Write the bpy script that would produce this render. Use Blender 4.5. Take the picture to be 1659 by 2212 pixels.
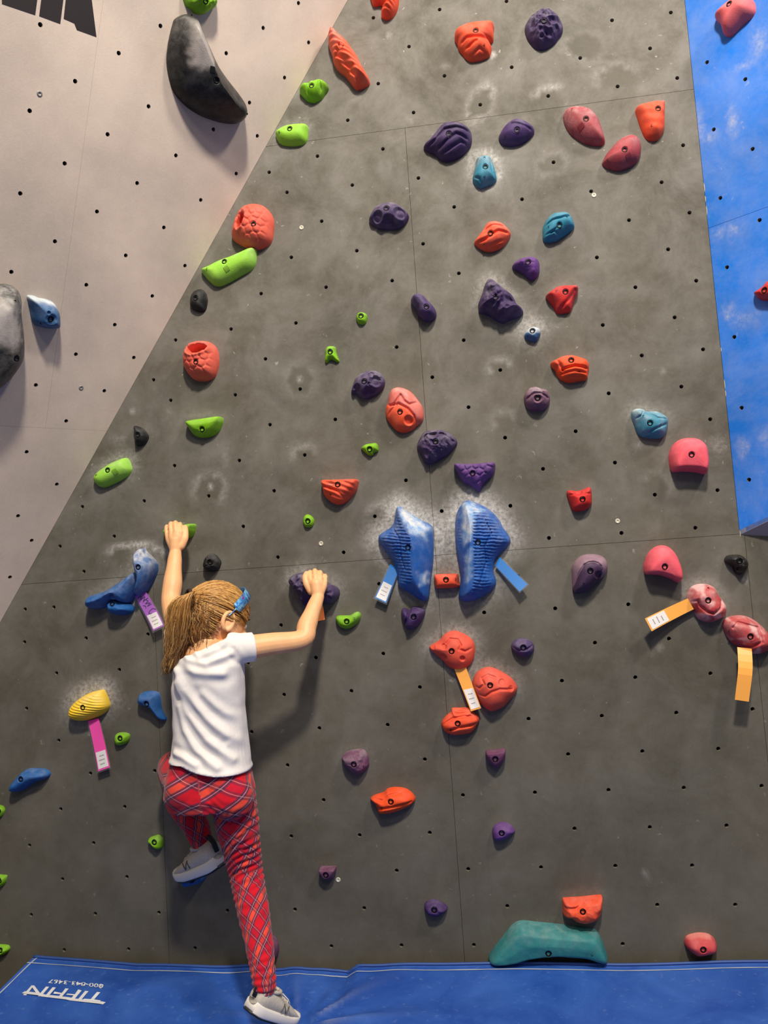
import bpy, bmesh, math, random
import numpy as np
from mathutils import Vector, Matrix, noise
from mathutils.geometry import delaunay_2d_cdt
random.seed(4); rng = np.random.default_rng(4)
for o in list(bpy.data.objects): bpy.data.objects.remove(o)
scene = bpy.context.scene
COL = scene.collection

# ------------------------------------------------------------------ camera
# wall frame: x right, y up, z out of the grey wall; world = (x, -z, y + ZO), mat top near world z = 0
ZO = 1.685
F = 1770.0
RM = np.array([[0.9896, -0.0664, -0.1272], [-0.0763, -0.9943, -0.0750], [-0.1215, 0.0840, -0.9890]])
U_, S_, V_ = np.linalg.svd(RM); RM = U_ @ V_
TM = np.array([0.1438, -0.4060, 2.4357])
CW = -RM.T @ TM
def w2(v): return Vector((v[0], -v[2], v[1] + ZO))
CAM = w2(CW)
def d2(v): return Vector((v[0], -v[2], v[1]))
cam = bpy.data.cameras.new('camera'); cam_o = bpy.data.objects.new('camera', cam); COL.objects.link(cam_o)
cam.sensor_fit = 'VERTICAL'; cam.sensor_height = 36.0; cam.lens = F * 36.0 / 2212.0
rx, ry, rz = d2(RM[0]), d2(-RM[1]), d2(-RM[2])
cam_o.matrix_world = Matrix(((rx.x, ry.x, rz.x, CAM.x), (rx.y, ry.y, rz.y, CAM.y), (rx.z, ry.z, rz.z, CAM.z), (0, 0, 0, 1)))
cam.clip_start = 0.05
scene.camera = cam_o
# ------------------------------------------------------------------ light
world = bpy.data.worlds.new('world'); scene.world = world; world.use_nodes = True
bg = world.node_tree.nodes['Background']; bg.inputs[0].default_value = (0.95, 0.93, 0.90, 1); bg.inputs[1].default_value = 0.15
def lamp(name, loc, target, size, power, colour):
    l = bpy.data.lights.new(name, 'AREA'); l.shape = 'DISK'; l.size = size; l.energy = power; l.color = colour
    o = bpy.data.objects.new(name, l); COL.objects.link(o); o.location = loc
    o.rotation_euler = (Vector(target) - Vector(loc)).to_track_quat('-Z', 'Y').to_euler(); return o
lamp('ceiling_lamp', (0.45, -3.0, 4.35), (0.1, 0, 1.6), 0.35, 185, (1.0, 0.90, 0.76))
lamp('ceiling_lamp', (2.5, -2.1, 4.7), (0.3, 0, 1.9), 0.5, 95, (1.0, 0.90, 0.78))
lamp('ceiling_lamp', (0.6, -5.5, 4.8), (0, 0, 1.2), 0.9, 40, (1.0, 0.93, 0.84))
vs = scene.view_settings; vs.view_transform = 'Standard'; vs.look = 'None'; vs.gamma = 1; vs.use_curve_mapping = False; vs.exposure = 0.0

# ------------------------------------------------------------------ pixels to rays
def ray(px):
    c = np.array([(px[0] - 829.5) / F, (px[1] - 1106.0) / F, 1.0]); return d2(RM.T @ c)
class Frame:
    def __init__(s, o, u, v):
        s.o = Vector(o); s.u = Vector(u).normalized(); s.n = s.u.cross(Vector(v)).normalized(); s.v = s.n.cross(s.u)
    def hit(s, px, h=0.0):
        r = ray(px); p0 = s.o + s.n * h; t = (p0 - CAM).dot(s.n) / r.dot(s.n); p = CAM + r * t - s.o
        return np.array([p.dot(s.u), p.dot(s.v)])
    def world(s, a, b, h=0.0): return s.o + s.u * a + s.v * b + s.n * h
    def mat(s, a, b, h=0.0):
        p = s.world(a, b, h)
        return Matrix(((s.u.x, s.v.x, s.n.x, p.x), (s.u.y, s.v.y, s.n.y, p.y), (s.u.z, s.v.z, s.n.z, p.z), (0, 0, 0, 1)))
GREY = Frame((0, 0, ZO), (1, 0, 0), (0, 0, 1))
assert GREY.n.y < 0
cp, cq = np.array([-0.1785, 1.2138, 0]), np.array([-1.3967, -0.6475, 0])       # crease grey wall / light wall
ec = (cp - cq) / np.linalg.norm(cp - cq)
nl = np.array([0.6754, -0.4766, 0.5628]); nl = nl - ec * (nl @ ec); nl /= np.linalg.norm(nl)
ul = np.cross(ec, nl)
if ul[0] < 0: ul = -ul
LIGHT = Frame(w2(cq), d2(ul), d2(np.cross(nl, ul)))
if LIGHT.n.dot(d2(nl)) < 0: LIGHT = Frame(w2(cq), d2(ul), -d2(np.cross(nl, ul)))
tb = math.radians(38.5)
BLUE = Frame(w2((0.824, -0.535, 0)), d2((math.cos(tb), 0, math.sin(tb))), (0, 0, 1))
MAT = Frame((0, 0, 0), (1, 0, 0), (0, 1, 0))
def at(px, py, d):                                                            # point at distance d in front of the grey wall
    a, b = GREY.hit((px, py), d); return GREY.world(a, b, d)
S = 560 / 1659.0
ORG = {0: (0, 0, 1), 1: (0, 0, S), 2: (550, 0, S), 3: (1100, 0, 559 / 1659), 4: (0, 550, S), 5: (550, 550, S), 6: (1100, 550, 559 / 1659),
       7: (0, 1100, S), 8: (550, 1100, S), 9: (1100, 1100, 559 / 1659), 10: (0, 1650, S), 11: (550, 1650, S), 12: (1100, 1650, 559 / 1659)}
def P(c, x, y): o = ORG[c]; return (o[0] + x * o[2], o[1] + y * o[2])

# ------------------------------------------------------------------ materials
def lin(c): return tuple((v / 255 / 12.92) if v / 255 <= 0.04045 else ((v / 255 + 0.055) / 1.055) ** 2.4 for v in c)
def new_mat(name):
    m = bpy.data.materials.new(name); m.use_nodes = True; nt = m.node_tree; return m, nt, nt.nodes['Principled BSDF']
def nd(nt, t, **k):
    n = nt.nodes.new(t)
    for a, b in k.items(): setattr(n, a, b)
    return n
def ramp(nt, fac, pts):
    r = nd(nt, 'ShaderNodeValToRGB'); e = r.color_ramp.elements
    while len(e) < len(pts): e.new(0.5)
    for i, (p, v) in enumerate(pts):
        e[i].position = p; e[i].color = (v, v, v, 1) if isinstance(v, (int, float)) else (*v, 1)
    nt.links.new(fac, r.inputs[0]); return r.outputs[0]
def mix(nt, fac, a, b, mode='MIX'):
    m = nd(nt, 'ShaderNodeMix', data_type='RGBA', blend_type=mode)
    for i, v in ((0, fac), (6, a), (7, b)):
        if hasattr(v, 'is_linked'): nt.links.new(v, m.inputs[i])
        elif isinstance(v, (int, float)): m.inputs[i].default_value = v
        else: m.inputs[i].default_value = (*v[:3], 1)
    return m.outputs[2]
def math_(nt, op, a, b=None, clamp=False):
    m = nd(nt, 'ShaderNodeMath', operation=op, use_clamp=clamp)
    for i, v in ((0, a), (1, b)):
        if v is None: continue
        if hasattr(v, 'is_linked'): nt.links.new(v, m.inputs[i])
        else: m.inputs[i].default_value = v
    return m.outputs[0]
def attr(nt, name): return nd(nt, 'ShaderNodeAttribute', attribute_name=name).outputs['Fac']
def noise_tex(nt, scale, detail=4, rough=0.55, vec=None, dist=0.0):
    n = nd(nt, 'ShaderNodeTexNoise'); n.inputs['Scale'].default_value = scale; n.inputs['Detail'].default_value = detail
    n.inputs['Roughness'].default_value = rough; n.inputs['Distortion'].default_value = dist
    if vec is None: vec = nd(nt, 'ShaderNodeNewGeometry').outputs['Position']
    nt.links.new(vec, n.inputs['Vector']); return n.outputs['Fac']
def bump(nt, bsdf, h, strength, dist):
    b = nd(nt, 'ShaderNodeBump'); b.inputs['Strength'].default_value = strength; b.inputs['Distance'].default_value = dist
    nt.links.new(h, b.inputs['Height']); nt.links.new(b.outputs[0], bsdf.inputs['Normal'])
_plain = {}
def plain(name, rgb, rough=0.5, metal=0.0, spec=0.5):
    if name in _plain: return _plain[name]
    m, nt, b = new_mat(name); b.inputs['Base Color'].default_value = (*lin(rgb), 1); b.inputs['Roughness'].default_value = rough
    b.inputs['Metallic'].default_value = metal; b.inputs['Specular IOR Level'].default_value = spec; _plain[name] = m; return m
CHALK = lin((226, 224, 222))
_hm = {}
def hold_mat(c1, c2, rough=0.52, grain=1.0):
    k = (c1, c2, rough, grain)
    if k in _hm: return _hm[k]
    m, nt, b = new_mat('hold_resin')
    base = mix(nt, attr(nt, 'tone'), lin(c1), lin(c2))
    n1 = noise_tex(nt, 55, 4)
    base = mix(nt, 0.5, base, mix(nt, n1, lin((105, 105, 105)), lin((205, 205, 205))), 'OVERLAY')
    n2 = noise_tex(nt, 34, 5, 0.62)
    ck = math_(nt, 'MULTIPLY', attr(nt, 'chalk'), ramp(nt, n2, [(0.40, 0.22), (0.66, 1.0)]), clamp=True)
    nt.links.new(mix(nt, ck, base, CHALK), b.inputs['Base Color'])
    nt.links.new(math_(nt, 'ADD', math_(nt, 'MULTIPLY', ck, 0.4), rough), b.inputs['Roughness'])
    b.inputs['Specular IOR Level'].default_value = 0.22
    bump(nt, b, noise_tex(nt, 300, 5, 0.7), 0.6 * grain, 0.0014); _hm[k] = m; return m
def wall_mat(name, rgb, chalk_amt, blotch, dark=None):
    m, nt, b = new_mat(name)
    pos = nd(nt, 'ShaderNodeNewGeometry').outputs['Position']
    big = noise_tex(nt, 2.2, 5, 0.6, pos, 0.1); fine = noise_tex(nt, 160, 3, 0.7, pos)
    dk = tuple(v * 0.80 for v in lin(rgb)); lt = tuple(min(1, v * 1.12) for v in lin(rgb))
    base = mix(nt, ramp(nt, big, [(0.35, 0.0), (0.68, 1.0)]), dk, lt)
    base = mix(nt, 0.25, base, mix(nt, fine, lin((110, 110, 110)), lin((205, 205, 205))), 'OVERLAY')
    smear = noise_tex(nt, 5.5, 9, 0.72, pos, 0.25)
    cl = ramp(nt, smear, [(0.38, 0.0), (0.80, 1.0)])
    spots = noise_tex(nt, 46, 4, 0.6, pos, 0.3)
    sp = ramp(nt, spots, [(0.67, 0.0), (0.74, 1.0)])
    a = attr(nt, 'chalk'); g = attr(nt, 'grime')
    grain = ramp(nt, noise_tex(nt, 85, 4, 0.7, pos), [(0.36, 0.25), (0.66, 1.0)])
    ck = math_(nt, 'MULTIPLY', a, grain)
    ck = math_(nt, 'ADD', ck, math_(nt, 'MULTIPLY', math_(nt, 'MULTIPLY', cl, g), chalk_amt))
    ck = math_(nt, 'ADD', ck, math_(nt, 'MULTIPLY', math_(nt, 'MULTIPLY', sp, g), blotch), clamp=True)
    nt.links.new(mix(nt, ck, base, lin((205, 203, 200))), b.inputs['Base Color'])
    b.inputs['Roughness'].default_value = 0.62; b.inputs['Specular IOR Level'].default_value = 0.25
    bump(nt, b, noise_tex(nt, 300, 3, 0.7, pos), 0.25, 0.001); return m
M_GREY = wall_mat('grey_painted_plywood', (93, 89, 79), 0.27, 0.40)
M_LIGHT = wall_mat('light_grey_painted_plywood', (206, 192, 180), 0.06, 0.0)
M_BLUE = wall_mat('blue_painted_plywood', (24, 124, 230), 0.34, 0.25)
M_UNDER = plain('pale_grey_panel', (178, 172, 172), 0.7)
M_BLACK = plain('black_steel', (26, 25, 25), 0.38, 0.6)
M_HOLE = plain('dark_socket', (10, 10, 10), 0.8)
M_NUT = plain('zinc_nut', (70, 66, 60), 0.5, 0.7)
M_WOOD = plain('raw_plywood_edge', (120, 112, 100), 0.8)
M_WASH = plain('pale_washer', (205, 200, 182), 0.6, 0.1)
M_INK = plain('black_print', (36, 28, 30), 0.6)

# ------------------------------------------------------------------ object helpers
def mesh_obj(name, verts, faces, mat, parent=None, smooth=False, attrs=None, local=None):
    me = bpy.data.meshes.new(name); me.from_pydata([tuple(v) for v in verts], [], [tuple(f) for f in faces]); 
    if mat: me.materials.append(mat)
    if smooth: me.polygons.foreach_set('use_smooth', [True] * len(me.polygons))
    for k, v in (attrs or {}).items():
        a = me.attributes.new(k, 'FLOAT', 'POINT'); a.data.foreach_set('value', np.asarray(v, dtype=np.float32))
    me.update(); return link(name, me, parent, local)
def link(name, me, parent=None, local=None):
    o = bpy.data.objects.new(name, me); COL.objects.link(o)
    if parent: o.parent = parent
    if local is not None: o.matrix_local = local
    return o
def empty(name, mat=None, loc=None):
    o = bpy.data.objects.new(name, None); COL.objects.link(o); o.empty_display_size = 0.02
    if mat is not None: o.matrix_world = mat
    if loc is not None: o.location = loc
    return o
def tag(o, label, cat, group=None):
    o['label'] = label; o['category'] = cat
    if group: o['group'] = group
    return o
def structure(o, label, cat): o['kind'] = 'structure'; o['label'] = label; o['category'] = cat; return o
def lathe(prof, n=14, hexa_last=0):
    v, f = [], []
    for (r, z) in prof:
        for i in range(n):
            a = 2 * math.pi * i / n; v.append((r * math.cos(a), r * math.sin(a), z))
    for k in range(len(prof) - 1):
        for i in range(n):
            j = (i + 1) % n; f.append((k * n + i, k * n + j, (k + 1) * n + j, (k + 1) * n + i))
    return v, f
def seg_dist(p, a, b):
    ab = b - a; t = np.clip(((p - a) @ ab) / max(1e-12, ab @ ab), 0, 1); return np.linalg.norm(p - (a + t[:, None] * ab), axis=1)
def poly_dist(p, poly, closed=True):
    d = np.full(len(p), 1e9); n = len(poly)
    for i in range(n if closed else n - 1): d = np.minimum(d, seg_dist(p, poly[i], poly[(i + 1) % n]))
    return d
def inside(p, poly):
    r = np.zeros(len(p), bool); x, y = p[:, 0], p[:, 1]; n = len(poly)
    for i in range(n):
        a, b = poly[i], poly[(i + 1) % n]
        if a[1] == b[1]: continue
        c = ((a[1] > y) != (b[1] > y)) & (x < (b[0] - a[0]) * (y - a[1]) / (b[1] - a[1]) + a[0]); r ^= c
    return r
def sstep(x, a, b): t = np.clip((x - a) / (b - a), 0, 1); return t * t * (3 - 2 * t)
def clip_poly(poly, pt, n):                                                     # keep the half plane (p - pt).n >= 0
    out = []; m = len(poly)
    for i in range(m):
        a, b = poly[i], poly[(i + 1) % m]; da, db = (a - pt) @ n, (b - pt) @ n
        if da >= 0: out.append(a)
        if (da >= 0) != (db >= 0): out.append(a + (b - a) * da / (da - db))
    return out

# ------------------------------------------------------------------ bolt holes seen in the photograph
def CV(c, s): return [P(c, *map(float, t.split(','))) for t in s.split()]
HG = (CV(2, '760,114 1184,61 1612,8 988,298 1215,485 1645,430 791,535 1017,720 596,769 402,999 821,953 1048,1139 1444,670 93,1102 207,1230 625,1184 1277,1324 429,1415 1078,1560 654,1604 234,1646')
 + CV(3, '659,130 1036,80 455,372 903,310 16,431 695,554 1077,500 250,615 284,1040 1115,931 977,1168 525,1226 82,1277 768,1411 1156,1363 1019,1598 562,1650')
 + CV(4, '1478,476 1123,546 982,801 1092,932 1505,897 1531,1317 1116,1350 922,1576 526,1613 1335,1544')
 + CV(5, '235,17 880,166 1307,119 457,208 41,249 264,437 909,591 1338,547 69,667 1572,738 1137,784 291,860 1369,976 516,1054 98,1088 1603,1171 320,1282 968,1444 124,1511 1637,1607 1197,1641')
 + CV(6, '809,209 1199,167 600,451 1061,402 850,646 1243,607 1104,846 638,889 426,1132 1289,1055 678,1333 217,1373 934,1539 1336,1510')
 + CV(7, '730,173 383,237 536,398 160,640 344,627 156,850 550,825 946,800 361,1049 763,1027 169,1275 375,1480 1556,110 1577,540')
 + CV(8, '769,45 569,276 148,307 796,478 1469,661 168,742 391,950 823,924 1057,1139 619,1163 188,1187 851,1380 414,1401 1089,1601 210,1638')
 + CV(9, '255,184 720,152 1194,119 295,636 764,610 550,856 1025,830 338,1100 809,1078 1291,1053 594,1325 1072,1305 1561,1282 124,1344 378,1571 854,1552 1341,1536')
 + CV(10, '388,290 797,275 188,522 598,507 399,738 811,724 199,967 609,960 1016,953 1454,940 410,1192 822,1187 1247,1180')
 + CV(11, '441,232 1333,201 234,464 672,457 1121,441 909,684 1367,674 258,933 701,924 1617,911 491,1168 940,1162 1403,1160')
 + CV(12, '165,184 637,168 1120,154 1619,142 419,416 902,407 1394,396 204,664 681,655 1173,652 950,905 1450,904 728,1156'))
HL = (CV(1, '258,158 1027,166 760,340 481,520 190,709 951,681 689,860 414,1046 1126,995 1366,828 1647,870 130,1238 878,1172 1285,1280 1512,1111 621,1354 1049,1456 352,1545 805,1635 1448,341 1597,657')
 + CV(4, '73,111 553,194 975,265 735,449 1184,71 486,638 857,659 230,835 668,872 424,1065 171,1263 364,1470')
 + CV(7, '116,43 203,200 64,435') + CV(2, '281,20 55,179 346,272 192,497'))
HB = CV(3, '1268,399 1513,508 1311,830 1560,955 1353,1269 1605,1411') + CV(6, '1396,81 1442,528 1489,982 1537,1443')
HR = 0.0058
# ------------------------------------------------------------------ the climbing holds, traced from the photograph
COLS = {'lime': ((134, 196, 24), (168, 224, 62)), 'limelight': ((158, 216, 62), (190, 235, 60)), 'black': ((24, 24, 25), (52, 52, 54)), 'blackbig': ((16, 16, 17), (168, 160, 156)),
 'bluepale': ((42, 98, 152), (196, 206, 214)), 'orange': ((240, 90, 52), (244, 120, 84)), 'orangered': ((242, 86, 34), (226, 112, 98)), 'coral': ((230, 104, 82), (236, 128, 104)),
 'corald': ((230, 92, 70), (240, 128, 108)), 'purple': ((72, 48, 104), (112, 84, 138)), 'purpledark': ((64, 42, 92), (130, 108, 150)), 'purplemid': ((104, 62, 136), (138, 92, 166)),
 'mauve': ((112, 62, 98), (150, 104, 132)), 'rose': ((172, 66, 76), (205, 128, 134)), 'red': ((208, 46, 44), (226, 92, 84)), 'teal': ((44, 138, 168), (120, 186, 206)),
 'pink': ((238, 98, 114), (246, 130, 138)), 'salmon': ((226, 104, 110), (240, 140, 142)), 'blue': ((26, 98, 170), (70, 140, 200)), 'bigblue': ((16, 92, 180), (92, 158, 216)),
 'bluegrey': ((52, 110, 170), (130, 154, 178)), 'yellow': ((255, 218, 44), (255, 234, 120)), 'tealvol': ((46, 134, 138), (80, 160, 164)), 'redwhite': ((196, 58, 62), (232, 180, 180)),
 'plum': ((72, 46, 82), (152, 120, 138)), 'pinkred': ((206, 70, 76), (226, 130, 120))}
HOLDS = []
def H(c, col, pts, bolt, h, label, **k): HOLDS.append(dict(c=c, col=col, pts=CV(c, pts), bolt=P(c, *bolt), h=h, label=label, **k))
# --- light grey overhang
H(1, 'lime', '1180,-60 1190,-5 1205,35 1240,62 1262,86 1310,92 1345,72 1380,50 1392,10 1388,-50 1340,-100 1240,-105', (1310, 8), .045, 'bright green hold bolted just above the big black crescent hold', f='L', feats=[('rgh', 45, 5)], ck=.1)
H(1, 'blackbig', '1150,120 1195,92 1240,88 1270,115 1300,180 1340,270 1400,400 1460,490 1530,580 1580,660 1590,720 1575,770 1535,795 1470,792 1400,775 1310,740 1220,680 1150,600 1115,510 1098,400 1105,300 1120,220 1135,160', (1332, 517), .09, 'big glossy black crescent hold with a chalky white patch on the pale wall', f='L', feats=[('ton', '1200,130 1270,150 1320,270 1350,380 1320,450 1260,450 1190,430 1180,300')], holes=[(1243, 98), (1560, 728)], sq=(1305, 445), ck=.15, wt=.75, wb=.9, ridge='1215,120 1240,250 1310,420 1360,540 1450,660 1540,740', rough=.36, tone_soft=.02, ht=.5)
H(4, 'blackbig', '-110,250 0,205 60,200 110,215 140,250 150,300 152,400 165,500 170,600 160,680 120,750 80,800 40,840 0,870 -110,920 -190,800 -200,420', (98, 660), .10, 'large grey hold smeared with chalk, black at its foot, on the pale wall', f='L', feats=[('ton', '-150,300 0,260 110,330 125,420 140,560 70,620 0,570 -150,600')], holes=[(93, 296)], ck=.35, rough=.4, tone_soft=.03)
H(4, 'bluepale', '188,285 195,268 230,270 265,285 310,292 345,305 370,335 385,370 392,420 390,465 375,478 320,480 270,470 235,455 215,420 205,360', (322, 412), .06, 'dusty blue hold with a white chalked top edge on the pale wall', f='L', feats=[('ton', '180,260 300,280 400,330 400,380 350,330 260,310 190,300'), ('dim', 305, 370, 14, 4), ('dim', 322, 412, 40, 4)], holes=[(267, 443)], ck=.25, tone_soft=.006)
# --- grey wall, upper part
H(2, 'orange', '735,-80 750,5 775,14 800,8 830,20 810,55 808,85 835,100 870,95 900,60 916,15 920,-40 900,-100 800,-120', (830, -50), .06, 'orange ridged hold with a hanging lobe, above the long fluted orange one', feats=[('rid', 70, 26, 3)])
H(2, 'orange', '470,215 485,188 505,184 530,205 550,230 590,260 625,305 655,350 685,410 715,460 732,500 715,525 660,548 635,540 610,510 575,465 530,430 500,385 490,335 470,280 466,240', (556, 305), .075, 'long orange hold with ribbed flutes leaning beside the pale wall edge', feats=[('rid', 60, 30, 2.6), ('gro', '530,340 590,400 640,470 680,540', 22, 9)], ck=.25, cent=(590, 370))
H(2, 'lime', '283,577 300,548 325,535 345,535 365,522 390,520 410,512 440,515 465,535 468,555 450,580 425,615 385,638 350,637 325,625 300,600', (367, 557), .05, 'green three-lobed hold beside the pale wall edge', feats=[('gro', '345,530 335,580 345,640', 9, 6), ('gro', '412,512 420,560 400,640', 9, 6)])
H(2, 'limelight', '130,852 155,830 200,808 260,797 320,795 340,803 338,840 330,890 300,915 240,924 180,918 150,900', (227, 830), .04, 'smooth lime green slab hold touching the pale wall edge below the three-lobed one', holes=[(162, 848)], halo=.3, wt=.5)
H(2, 'orange', '1280,205 1300,190 1340,170 1400,155 1470,148 1530,148 1530,185 1528,240 1505,260 1518,290 1510,325 1500,345 1450,365 1390,375 1355,360 1330,330 1305,300 1295,265 1280,240', (1415, 208), .055, 'orange grooved hold near the top beside the round cratered purple one', holes=[(1468, 283)], feats=[('gro', '1300,270 1360,245 1440,240 1530,225', 12, 6), ('gro', '1310,305 1380,290 1420,265', 10, 5), ('gro', '1340,345 1400,330 1440,300 1500,330', 10, 5)], wt=.35, ck=.12)
H(3, 'purpledark', '100,170 115,125 150,85 200,62 260,57 300,75 330,110 347,160 340,200 315,235 290,265 240,295 200,302 160,285 125,245 108,210', (221, 150), .05, 'round purple hold pitted with craters near the top of the grey wall', feats=[('rgh', 42, 14)], ck=.3)
H(2, 'purpledark', '1080,922 1110,895 1150,850 1190,805 1230,785 1290,782 1340,795 1380,825 1390,860 1385,910 1350,960 1290,1000 1225,1018 1180,1000 1155,975 1110,955 1085,940', (1243, 867), .06, 'large dark purple hold with flowing wave ridges', holes=[(1355, 895)], feats=[('gro', '1085,930 1160,890 1215,830 1290,815 1380,830', 11, 7), ('gro', '1130,960 1210,920 1290,860 1385,880', 12, 7), ('gro', '1160,985 1240,950 1320,900 1390,910', 11, 6)], ck=.2, wt=.5)
H(0, 'purple', '1077,294 1083,280 1093,267 1108,257 1122,255 1137,261 1151,270 1155,281 1147,293 1130,305 1110,311 1092,310 1082,305', P(3, 50, 840), .045, 'plain purple oval hold beside the wave-ridged purple hold', holes=[(1091, 292)], feats=[('gro', '1085,277 1105,266 1125,270 1150,278', 3.5, 4)], ck=.2)
H(3, 'rose', '347,720 370,690 420,677 480,680 530,700 570,745 595,805 615,870 617,900 590,917 530,915 480,900 430,870 385,830 355,775', (491, 773), .05, 'dusty rose teardrop hold lying along the upper panel seam', holes=[(404, 706)], sq=(460, 813), ck=.35)
H(3, 'rose', '600,1030 620,985 660,935 710,885 770,860 820,870 848,910 848,970 830,1020 790,1050 730,1075 680,1078 630,1062 605,1045', (737, 968), .05, 'deeper rose teardrop hold just below the dusty rose one', holes=[(635, 1014)], sq=(765, 1005), ck=.2)
H(3, 'orange', '813,690 850,675 920,660 990,657 1000,665 1000,740 1000,800 990,840 960,880 925,890 890,880 865,850 845,800 825,740', (952, 704), .045, 'orange shield-shaped hold near the blue wall, right above the deeper rose one', holes=[(913, 808)], feats=[('rid', 80, 60, 1)], ck=.12, wt=.3)
H(2, 'teal', '1420,1010 1450,997 1490,992 1510,1000 1530,1050 1547,1110 1545,1150 1500,1175 1445,1193 1410,1170 1394,1140 1400,1100 1412,1050', (1477, 1074), .045, 'teal faceted hold under the wave-ridged purple hold', holes=[(1471, 1017), (1471, 1129)], feats=[('gro', '1400,1120 1440,1140 1450,1190', 8, 5), ('gro', '1510,1000 1520,1090 1545,1130', 8, 4)], ck=.35, halo=.5)
H(2, 'purpledark', '728,1395 748,1350 780,1315 830,1295 880,1290 930,1310 965,1340 985,1370 970,1410 940,1440 880,1455 800,1455 760,1435 735,1415', (845, 1341), .055, 'purple hold with one big scooped dimple, beside the long vertical seam', feats=[('dim', 928, 1358, 44, 11), ('dim', 785, 1385, 40, 10), ('dim', 855, 1415, 46, 10), ('dim', 935, 1425, 26, 6)], ck=.4)
H(2, 'orange', '1405,1540 1430,1505 1460,1465 1490,1420 1540,1410 1590,1425 1630,1465 1640,1490 1620,1530 1580,1575 1510,1600 1460,1590 1415,1560', (1509, 1496), .05, 'orange lens-shaped hold with slanting grooves next to a teal one', holes=[(1468, 1555)], feats=[('gro', '1410,1545 1480,1530 1560,1480 1640,1480', 12, 6), ('gro', '1470,1465 1530,1440 1600,1440', 10, 5), ('gro', '1440,1580 1520,1560 1610,1520', 10, 4)], ck=.2)
H(3, 'teal', '218,1450 240,1400 280,1365 330,1355 375,1358 400,1380 420,1430 415,1455 370,1490 310,1530 250,1543 220,1530 215,1490', (322, 1449), .05, 'teal cracked-rock hold to the side of the orange lens-shaped one', holes=[(255, 1455), (366, 1398)], feats=[('gro', '215,1450 280,1410 330,1400 385,1378', 9, 6), ('gro', '225,1500 290,1480 320,1495 415,1440', 8, 4), ('gro', '270,1490 322,1449', 6, 3)], ck=.15)
H(0, 'coral', '497,505 500,485 506,468 517,450 532,440 550,437 568,441 582,455 588,472 587,495 583,515 570,528 550,534 530,530 513,522 502,515', P(1, 1628, 1442), .075, 'coral scaly jug with its pocket opening sideways, above the lime slab', feats=[('cell', 17, 4), ('dim', 519, 476, 19, 44, .42, 66), ('rim', 519, 476, 24, 6, .5, 66)], wt=.8, wb=.8)
H(4, 'limelight', '1283,95 1330,70 1400,35 1470,10 1530,-15 1600,-45 1635,-40 1635,0 1628,50 1600,90 1540,125 1470,165 1410,192 1370,192 1345,175 1310,140', (1438, 48), .045, 'long lime green slab hold right under the sideways coral jug', holes=[(1328, 95)], sq=(1455, 95), ck=.2, wt=.6)
H(4, 'black', '1212,300 1220,260 1245,230 1285,217 1310,240 1322,280 1318,320 1305,355 1270,362 1235,350 1215,330', (1255, 283), .035, 'small matte black knob hold under the long lime slab')
H(4, 'coral', '1165,650 1172,620 1195,580 1240,550 1310,545 1355,565 1380,605 1387,660 1380,720 1360,770 1320,795 1265,800 1220,785 1185,745 1165,700', (1260, 692), .075, 'coral scaly jug with its pocket opening upward', feats=[('cell', 52, 4.5), ('dim', 1258, 600, 70, 46, .52, 10), ('rim', 1258, 600, 82, 7, .6, 10)], wt=.7, wb=.8)
H(4, 'black', '855,1097 880,1095 910,1110 940,1150 942,1175 925,1205 895,1220 868,1222 862,1190 860,1140', (886, 1155), .035, 'small black half-moon hold near the pale wall edge', wt=.7)
H(4, 'lime', '1193,1075 1240,1060 1310,1050 1380,1040 1415,1038 1420,1060 1412,1090 1390,1130 1350,1158 1290,1168 1240,1155 1210,1120', (1295, 1120), .045, 'green boat-shaped edge hold under the upward-opening coral jug', wt=.25, tilt=(0, .2), feats=[('ton', '1193,1075 1415,1038 1400,1068 1300,1090 1215,1095')], tone_soft=.004)
H(4, 'limelight', '595,1425 615,1395 660,1360 720,1325 790,1298 815,1310 833,1355 830,1385 800,1420 740,1455 670,1485 630,1483 600,1455', (693, 1381), .042, 'lime green slab hold with a square inlay, chalk smeared around it', holes=[(621, 1414)], sq=(743, 1390), ck=.25, halo=.45)
H(5, 'lime', '648,400 660,375 685,367 710,375 720,395 712,430 690,445 665,438 652,420', (680, 393), .025, 'tiny round green foothold highest of the tiny green ones', feats=[('noi', 60, 2)])
H(5, 'lime', '450,640 450,610 465,588 490,583 515,590 522,625 532,655 541,680 525,685 500,672 480,672 465,688 450,685 447,660', (484, 624), .025, 'tiny green foothold shaped like a letter A')
H(5, 'purple', '997,290 1010,262 1045,248 1080,258 1110,290 1140,320 1160,355 1158,390 1130,415 1085,415 1050,390 1035,350 1010,315', (1102, 340), .06, 'purple bent sausage-shaped hold on the vertical seam', ck=.25)
H(5, 'purpledark', '613,880 625,830 640,790 680,755 735,737 780,740 815,765 830,800 828,830 810,865 770,895 720,917 680,910 640,885', (704, 816), .055, 'purple hold with several round scoops, touching the orange swirl hold', feats=[('dim', 772, 808, 40, 11), ('dim', 650, 852, 32, 8), ('dim', 738, 880, 46, 11), ('dim', 745, 768, 22, 5), ('dim', 808, 790, 18, 5), ('dim', 735, 832, 16, 4)], ck=.4)
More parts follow.
